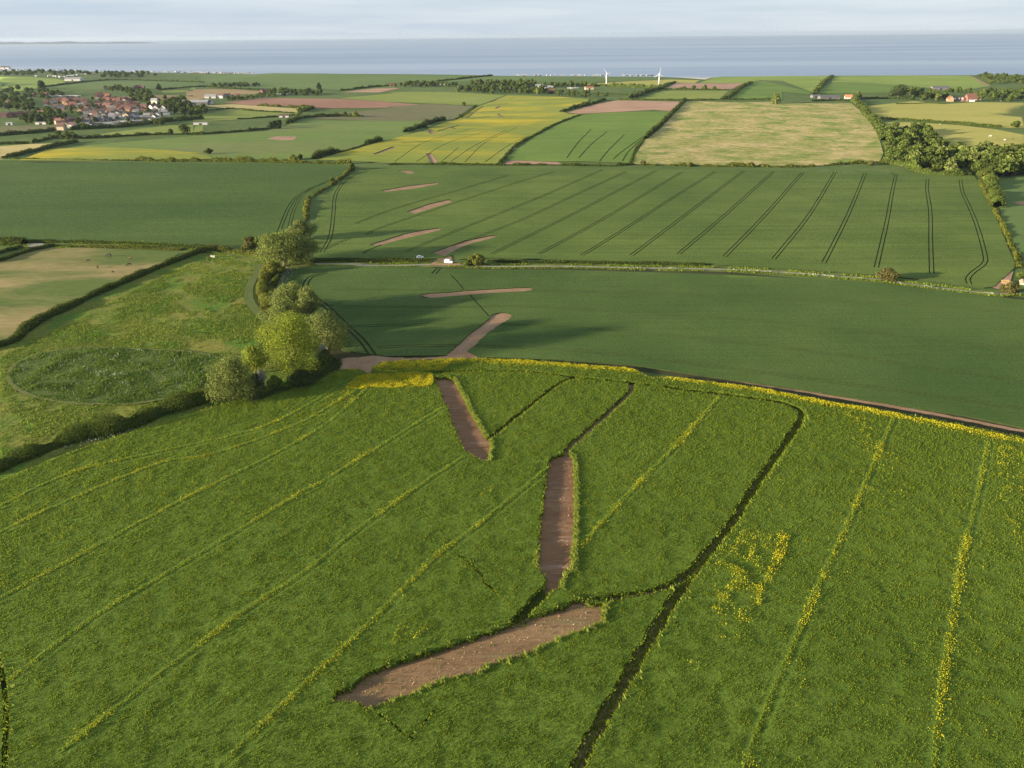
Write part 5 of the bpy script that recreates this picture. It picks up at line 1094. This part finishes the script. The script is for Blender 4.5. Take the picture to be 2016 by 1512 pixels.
# ================================================================== VEHICLES
M['van_white'] = plain('van_white_paint', (.80, .80, .79), .25, .02, spec=.5)
M['car_silver'] = plain('car_pale_paint', (.58, .64, .66), .25, .03, spec=.5)
M['tyre'] = plain('tyre_rubber', (.02, .02, .02), .8, .1)
M['steel'] = plain('wheel_steel', (.45, .45, .46), .35, .05, .6)
M['lamp'] = plain('lamp_glass', (.75, .75, .7), .15, .02)
M['tail'] = plain('tail_lamp_red', (.4, .02, .02), .2, .02)
M['trim'] = plain('dark_plastic_trim', (.03, .03, .032), .6, .05)
def vehicle(name, label, cat, x, y, rz, prof, width, glass_prof, screen, paint, wheels, hr, shoulder):
    root = empty(name, (x, y, H1(x, y) + .26), rz); tag(root, label, cat); w = width / 2
    b = MB(); b.prism(prof, -w, w); bmesh.ops.bevel(b.bm, geom=b.bm.edges[:], offset=.09, segments=2, affect='EDGES', profile=.6); link('body', b.me('body', paint, False), root)
    for sgn in (-1, 1):
        for gp in glass_prof:
            b = MB(); b.prism(gp, sgn * (w + .004) - .012, sgn * (w + .004) + .012); link('side_window', b.me('side_window', M['glass']), root)
    (ax, az), (bx_, bz) = screen
    d = Vector((bx_ - ax, 0, bz - az)).normalized(); nx_ = Vector((d.z, 0, -d.x)) * .02
    b = MB(); q = [Vector((ax, -w * .82, az)), Vector((ax, w * .82, az)), Vector((bx_, w * .76, bz)), Vector((bx_, -w * .76, bz))]
    lo = [b.bm.verts.new(p - nx_) for p in q]; hi = [b.bm.verts.new(p + nx_) for p in q]; b.bm.faces.new(hi); b.bm.faces.new(lo[::-1])
    for i in range(4): b.bm.faces.new((lo[i], lo[(i + 1) % 4], hi[(i + 1) % 4], hi[i]))
    link('windscreen', b.me('windscreen', M['glass']), root)
    for wx in wheels:
        for sgn in (-1, 1):
            b = MB(); b.tube([(wx, sgn * (w - .2), hr), (wx, sgn * (w + .03), hr)], hr, 18); wh = link('wheel', b.me('wheel', M['tyre']), root)
            b = MB(); b.tube([(wx, sgn * (w + .03), hr), (wx, sgn * (w + .05), hr)], hr * .6, 14); link('rim', b.me('rim', M['steel']), wh)
    fx_ = prof[-1][0] if False else max(p[0] for p in prof); rx_ = min(p[0] for p in prof)
    for sgn in (-1, 1):
        b = MB(); b.box(fx_ - .12, sgn * w * .72 - .17, .68, fx_ + .015, sgn * w * .72 + .17, .9, .03); link('headlight', b.me('headlight', M['lamp']), root)
        b = MB(); b.box(rx_ - .012, sgn * w * .88 - .08, .7, rx_ + .08, sgn * w * .88 + .08, 1.15, .02); link('tail_light', b.me('tail_light', M['tail']), root)
        b = MB(); b.box(screen[0][0] - .35, sgn * (w + .12) - .1, shoulder, screen[0][0] - .2, sgn * (w + .12) + .1, shoulder + .2, .03); link('mirror', b.me('mirror', M['trim']), root)
    b = MB(); b.box(fx_ - .1, -w * .9, .3, fx_ + .03, w * .9, .5, .03); link('bumper', b.me('bumper', M['trim']), root)
    return root
(x, y), = P('I 925,398')
vehicle('van', 'white delivery van parked on the bare soil field gateway beside the lane', 'van', x, y, R(-9),
        [(-2.3, .35), (2.35, .35), (2.42, .75), (2.25, 1.12), (1.55, 1.28), (.85, 2.0), (.4, 2.15), (-2.2, 2.15), (-2.38, 1.9), (-2.4, .6)], 1.9,
        [[(.35, 1.3), (1.35, 1.3), (.82, 1.9), (.35, 1.95)]], ((1.52, 1.33), (.92, 1.97)), M['van_white'], (-1.55, 1.5), .33, 1.25)
(x, y), = P('I 640,348')
vehicle('car', 'pale car parked behind the roadside hedge on the edge of the striped wheat', 'car', x, y, R(8),
        [(-2.0, .3), (2.0, .3), (2.08, .65), (1.9, .88), (1.0, .98), (.35, 1.48), (-1.2, 1.5), (-1.95, 1.0), (-2.08, .8)], 1.75,
        [[(-.25, 1.0), (.85, 1.0), (.3, 1.42), (-.25, 1.44)], [(-1.55, 1.02), (-.35, 1.02), (-.35, 1.44), (-1.1, 1.44)]], ((.96, 1.02), (.42, 1.44)), M['car_silver'], (-1.25, 1.3), .31, .98)

# ================================================================== ANIMALS
def skinned(name, joints, edges, mat, sub_=2):
    bm = bmesh.new(); ly = bm.verts.layers.skin.verify(); vs = []
    for i, (p, r) in enumerate(joints):
        v = bm.verts.new(p); v[ly].radius = r if hasattr(r, '__len__') else (r, r); v[ly].use_root = (i == 0); vs.append(v)
    for a, b in edges: bm.edges.new((vs[a], vs[b]))
    me = bpy.data.meshes.new(name); bm.to_mesh(me); bm.free(); o = bpy.data.objects.new('tmp', me); COL.objects.link(o)
    o.modifiers.new('s', 'SKIN').use_smooth_shade = True; o.modifiers.new('d', 'SUBSURF').levels = sub_
    dg = bpy.context.evaluated_depsgraph_get(); out = bpy.data.meshes.new_from_object(o.evaluated_get(dg)); bpy.data.objects.remove(o); out.name = name
    out.materials.clear(); out.materials.append(mat); return out
def quad_joints(Ln, bh, br, neck, head, leg):
    """grazing four-legged animal facing +x: trunk, neck lowered to the grass, jointed legs, tail"""
    J = [((-Ln * .42, 0, bh), (br * .92, br)), ((-Ln * .1, 0, bh - .04), (br * .92, br * 1.02)), ((Ln * .25, 0, bh - .03), (br * .95, br * 1.08)), ((Ln * .45, 0, bh + .02), (br * .62, br * .75)),
         ((Ln * .45 + neck * .45, 0, bh - neck * .35), br * .42), ((Ln * .45 + neck * .75, 0, bh - neck * .85), br * .33), ((Ln * .45 + neck * .75 + head * .2, 0, bh - neck * .85 - head * .55), br * .27), ((Ln * .45 + neck * .75 + head * .25, 0, bh - neck * .85 - head), br * .2)]
    E_ = [(0, 1), (1, 2), (2, 3), (3, 4), (4, 5), (5, 6), (6, 7)]
    for s in (-1, 1):
        i = len(J); J += [((-Ln * .42, s * br * .62, bh - br * .55), br * .5), ((-Ln * .36, s * br * .62, bh * .52), br * .28), ((-Ln * .49, s * br * .6, bh * .34), leg * 1.15), ((-Ln * .47, s * br * .6, .08), leg * .9), ((-Ln * .44, s * br * .6, .03), leg * 1.2)]
        E_ += [(0, i), (i, i + 1), (i + 1, i + 2), (i + 2, i + 3), (i + 3, i + 4)]
        i = len(J); f = .08 * s; J += [((Ln * .32, s * br * .55, bh - br * .6), br * .4), ((Ln * .33 + f, s * br * .55, bh * .45), leg * 1.25), ((Ln * .33 + f * 1.6, s * br * .55, .09), leg * .85), ((Ln * .36 + f * 1.6, s * br * .55, .03), leg * 1.2)]
        E_ += [(2, i), (i, i + 1), (i + 1, i + 2), (i + 2, i + 3)]
        i = len(J); J += [((Ln * .45 + neck * .68, s * br * .2, bh - neck * .80 + .1), .035), ((Ln * .45 + neck * .64, s * br * .32, bh - neck * .74 + .22), .012)]; E_ += [(5, i), (i, i + 1)]
    i = len(J); J += [((-Ln * .52, 0, bh + .02), .06), ((-Ln * .58, 0, bh * .7), .07), ((-Ln * .57, 0, bh * .4), .05)]; E_ += [(0, i), (i, i + 1), (i + 1, i + 2)]
    return J, E_
COATS = {'black': (.018, .015, .013), 'bay': (.07, .03, .015), 'white': (.62, .58, .50), 'tan': (.30, .19, .10), 'brown': (.055, .032, .02)}
for k, c in COATS.items(): M['coat_' + k] = plain('coat_' + k, c, .75, .2, sc=2.5)
AM = {}
def animal(kind, coat, s, rz, label, cat, group=None, sc=1.0):
    k = (kind, coat)
    if k not in AM:
        J, E_ = quad_joints(1.75, 1.18, .34, 1.05, .55, .065) if kind == 'horse' else quad_joints(1.9, 1.0, .42, .7, .5, .075)
        AM[k] = skinned('body', J, E_, M['coat_' + coat])
    (x, y), = P(s); o = link(kind, AM[k], None, (x, y, H1(x, y) + .2)); o.rotation_euler = (0, 0, R(rz)); o.scale = (sc,) * 3; tag(o, label, cat, group); return o
animal('horse', 'black', 'F 868,268', 172, 'largest dark horse grazing side-on at the top of the dry paddock', 'horse', None, 1.5)
animal('horse', 'brown', 'F 704,306', 200, 'dark horse grazing left of the largest horse in the paddock', 'horse')
animal('horse', 'brown', 'F 777,358', 105, 'dark horse seen end-on below the largest horse', 'horse')
animal('horse', 'bay', 'F 1038,288', 150, 'reddish horse nearest the diagonal hedge at the top of the paddock', 'horse')
animal('horse', 'black', 'F 1028,340', 215, 'black horse right of centre, below the reddish one', 'horse', None, 1.15)
animal('horse', 'brown', 'F 897,396', 80, 'small dark foal-sized horse lowest in the paddock', 'horse', None, .8)
animal('cow', 'white', 'E 1240,652', 60, 'white cow alone below the clipped hedge in the tan pasture', 'cow', None, 1.1)
animal('cow', 'white', 'E 1215,608', 20, 'pale cow right under the clipped hedge', 'cow')
animal('cow', 'brown', 'E 1425,695', 10, 'dark cow alone between the white cow and the herd', 'cow')
animal('cow', 'white', 'E 1697,724', 170, 'white cow standing side-on at the top of the herd in the tan pasture', 'cow', None, 1.35)
animal('cow', 'tan', 'E 1740,736', 0, 'tan cow just right of the white cow at the top of the herd', 'cow')
animal('cow', 'white', 'E 1832,760', 100, 'pale cow in the middle right of the herd', 'cow', None, 1.1)
animal('cow', 'brown', 'E 1905,752', 30, 'brown cow at the right end of the herd', 'cow')
animal('cow', 'white', 'E 1722,814', 85, 'white cow lowest in the herd', 'cow', None, 1.1)
animal('cow', 'tan', 'E 1785,816', 175, 'tan cow lowest in the herd beside the white cow', 'cow', None, 1.2)

# ================================================================== SMALL THINGS
# young-tree guards in the oval
M['guard'] = plain('tree_guard_plastic', (.20, .22, .15), .6, .3)
b = MB(); b.tube([(0, 0, 0), (0, 0, 1.2)], .07, 7); b.tube([(.09, 0, 0), (.09, 0, 1.4)], .025, 5); GUARD = b.me('tree_guard', M['guard'])
op = np.array(oval); mn, mxx = op.min(0), op.max(0); n_ = 0
while n_ < 210:
    x = random.uniform(mn[0], mxx[0]); y = random.uniform(mn[1], mxx[1]); 
    x = round(x / 3.1) * 3.1 + random.uniform(-.5, .5); y = round(y / 4.2) * 4.2 + random.uniform(-.5, .5)
    if not inside(np.array([x]), np.array([y]), op * .97 + op.mean(0) * .03)[0]: continue
    o = link('tree_guard', GUARD, None, (x, y, H1(x, y) + .2)); o.rotation_euler = (random.gauss(0, .05), random.gauss(0, .05), random.uniform(0, 6)); o.scale = (1, 1, random.uniform(.8, 1.25))
    tag(o, 'pale plastic tree guard standing in the rough growth of the oval plantation', 'tree guard', 'tree guards in the oval plantation'); n_ += 1
# metal field gate at the top of the meadow and stacked planks at the right edge
M['galv'] = plain('galvanised_steel', (.5, .5, .5), .4, .1, .5)
def field_gate(s, rz, label):
    (x, y), = P(s); root = empty('field_gate', (x, y, H1(x, y) + .2), rz); tag(root, label, 'gate')
    b = MB()
    for z in (.25, .45, .65, .9, 1.2): b.tube([(-1.75, 0, z), (1.75, 0, z)], .035, 6)
    b.tube([(-1.75, 0, .2), (-1.75, 0, 1.25)], .035, 6); b.tube([(1.75, 0, .2), (1.75, 0, 1.25)], .035, 6); b.tube([(-1.75, 0, .25), (1.75, 0, 1.2)], .03, 6)
    link('bars', b.me('bars', M['galv']), root)
    for sx in (-1.95, 1.95):
        b = MB(); b.box(sx - .1, -.1, -.3, sx + .1, .1, 1.4, .02); link('post', b.me('post', M['bark']), root)
field_gate('F 1690,272', -.5, 'pale metal field gate at the top corner of the meadow')
M['plank'] = plain('pale_timber', (.52, .40, .27), .8, .2)
(x, y), = P('Q 1960,860'); root = empty('timber_stack', (x, y, H1(x, y) + .2), 1.05); tag(root, 'pale timber planks stacked at the right edge beside the lane corner', 'timber stack')
for i, (dy, z) in enumerate(((-.9, .15), (0, .15), (.9, .15), (-.5, .47), (.45, .47), (0, .79))):
    b = MB(); b.box(-4.4 + .2 * (i % 3), dy - .4, z, 4.2 + .15 * (i % 2), dy + .4, z + .3, .03); link('plank', b.me('plank', M['plank']), root)
# spoil heap beside it
(x, y), = P('Q 1530,860'); bmh = bmesh.new(); bmesh.ops.create_icosphere(bmh, subdivisions=4, radius=1)
for v in bmh.verts:
    c = v.co; n_ = 1 + .22 * math.sin(c.x * 5 + c.y * 3) + .15 * math.sin(c.y * 9 + c.z * 7) + .08 * math.sin(c.x * 19 - c.y * 13); v.co = Vector((c.x * 2.4 * n_, c.y * 4.2 * n_, max(c.z, -.1) * 1.3 * n_))
me = bpy.data.meshes.new('spoil_heap'); bmh.to_mesh(me); bmh.free(); me.materials.append(M['tan'])
tag(link('spoil_heap', me, None, (x, y, H1(x, y) + .1)), 'heap of sandy soil at the corner of the striped wheat field', 'soil heap')
# poles
M['pole'] = plain('pole_wood', (.22, .19, .16), .85, .2)
for s, lab in (('C 1278,430', 'leaning-free utility pole at the middle of the copse'), ('C 1735,455', 'utility pole right of the orange-red brick house'), ('C 862,420', 'utility pole at the left end of the copse'), ('D 602,462', 'utility pole beside the woody hedge by the turbines')):
    (x, y), = P(s); root = empty('utility_pole', (x, y, H1(x, y))); tag(root, lab.replace('leaning-free ', ''), 'utility pole')
    b = MB(); b.tube([(0, 0, -.5), (0, 0, 11)], [.2, .14], 8); link('post', b.me('post', M['pole']), root)
    b = MB(); b.box(-1, -.07, 10.2, 1, .07, 10.4); link('crossarm', b.me('crossarm', M['pole']), root)

# ================================================================== AIR
m, t = newmat('haze_air')
pv = N(t, 'ShaderNodeVolumePrincipled', {'Color': (.44, .54, .66, 1), 'Density': 2.4e-5, 'Anisotropy': .2})
t.links.new(pv.outputs[0], N(t, 'ShaderNodeOutputMaterial').inputs['Volume'])
b = MB(); b.box(-60000, -1500, SEA_Z - 45, 60000, 50000, 140); me = b.me('haze', m); m.cycles.homogeneous_volume = True if hasattr(m.cycles, 'homogeneous_volume') else None
tag(link('haze', me), kind='stuff')
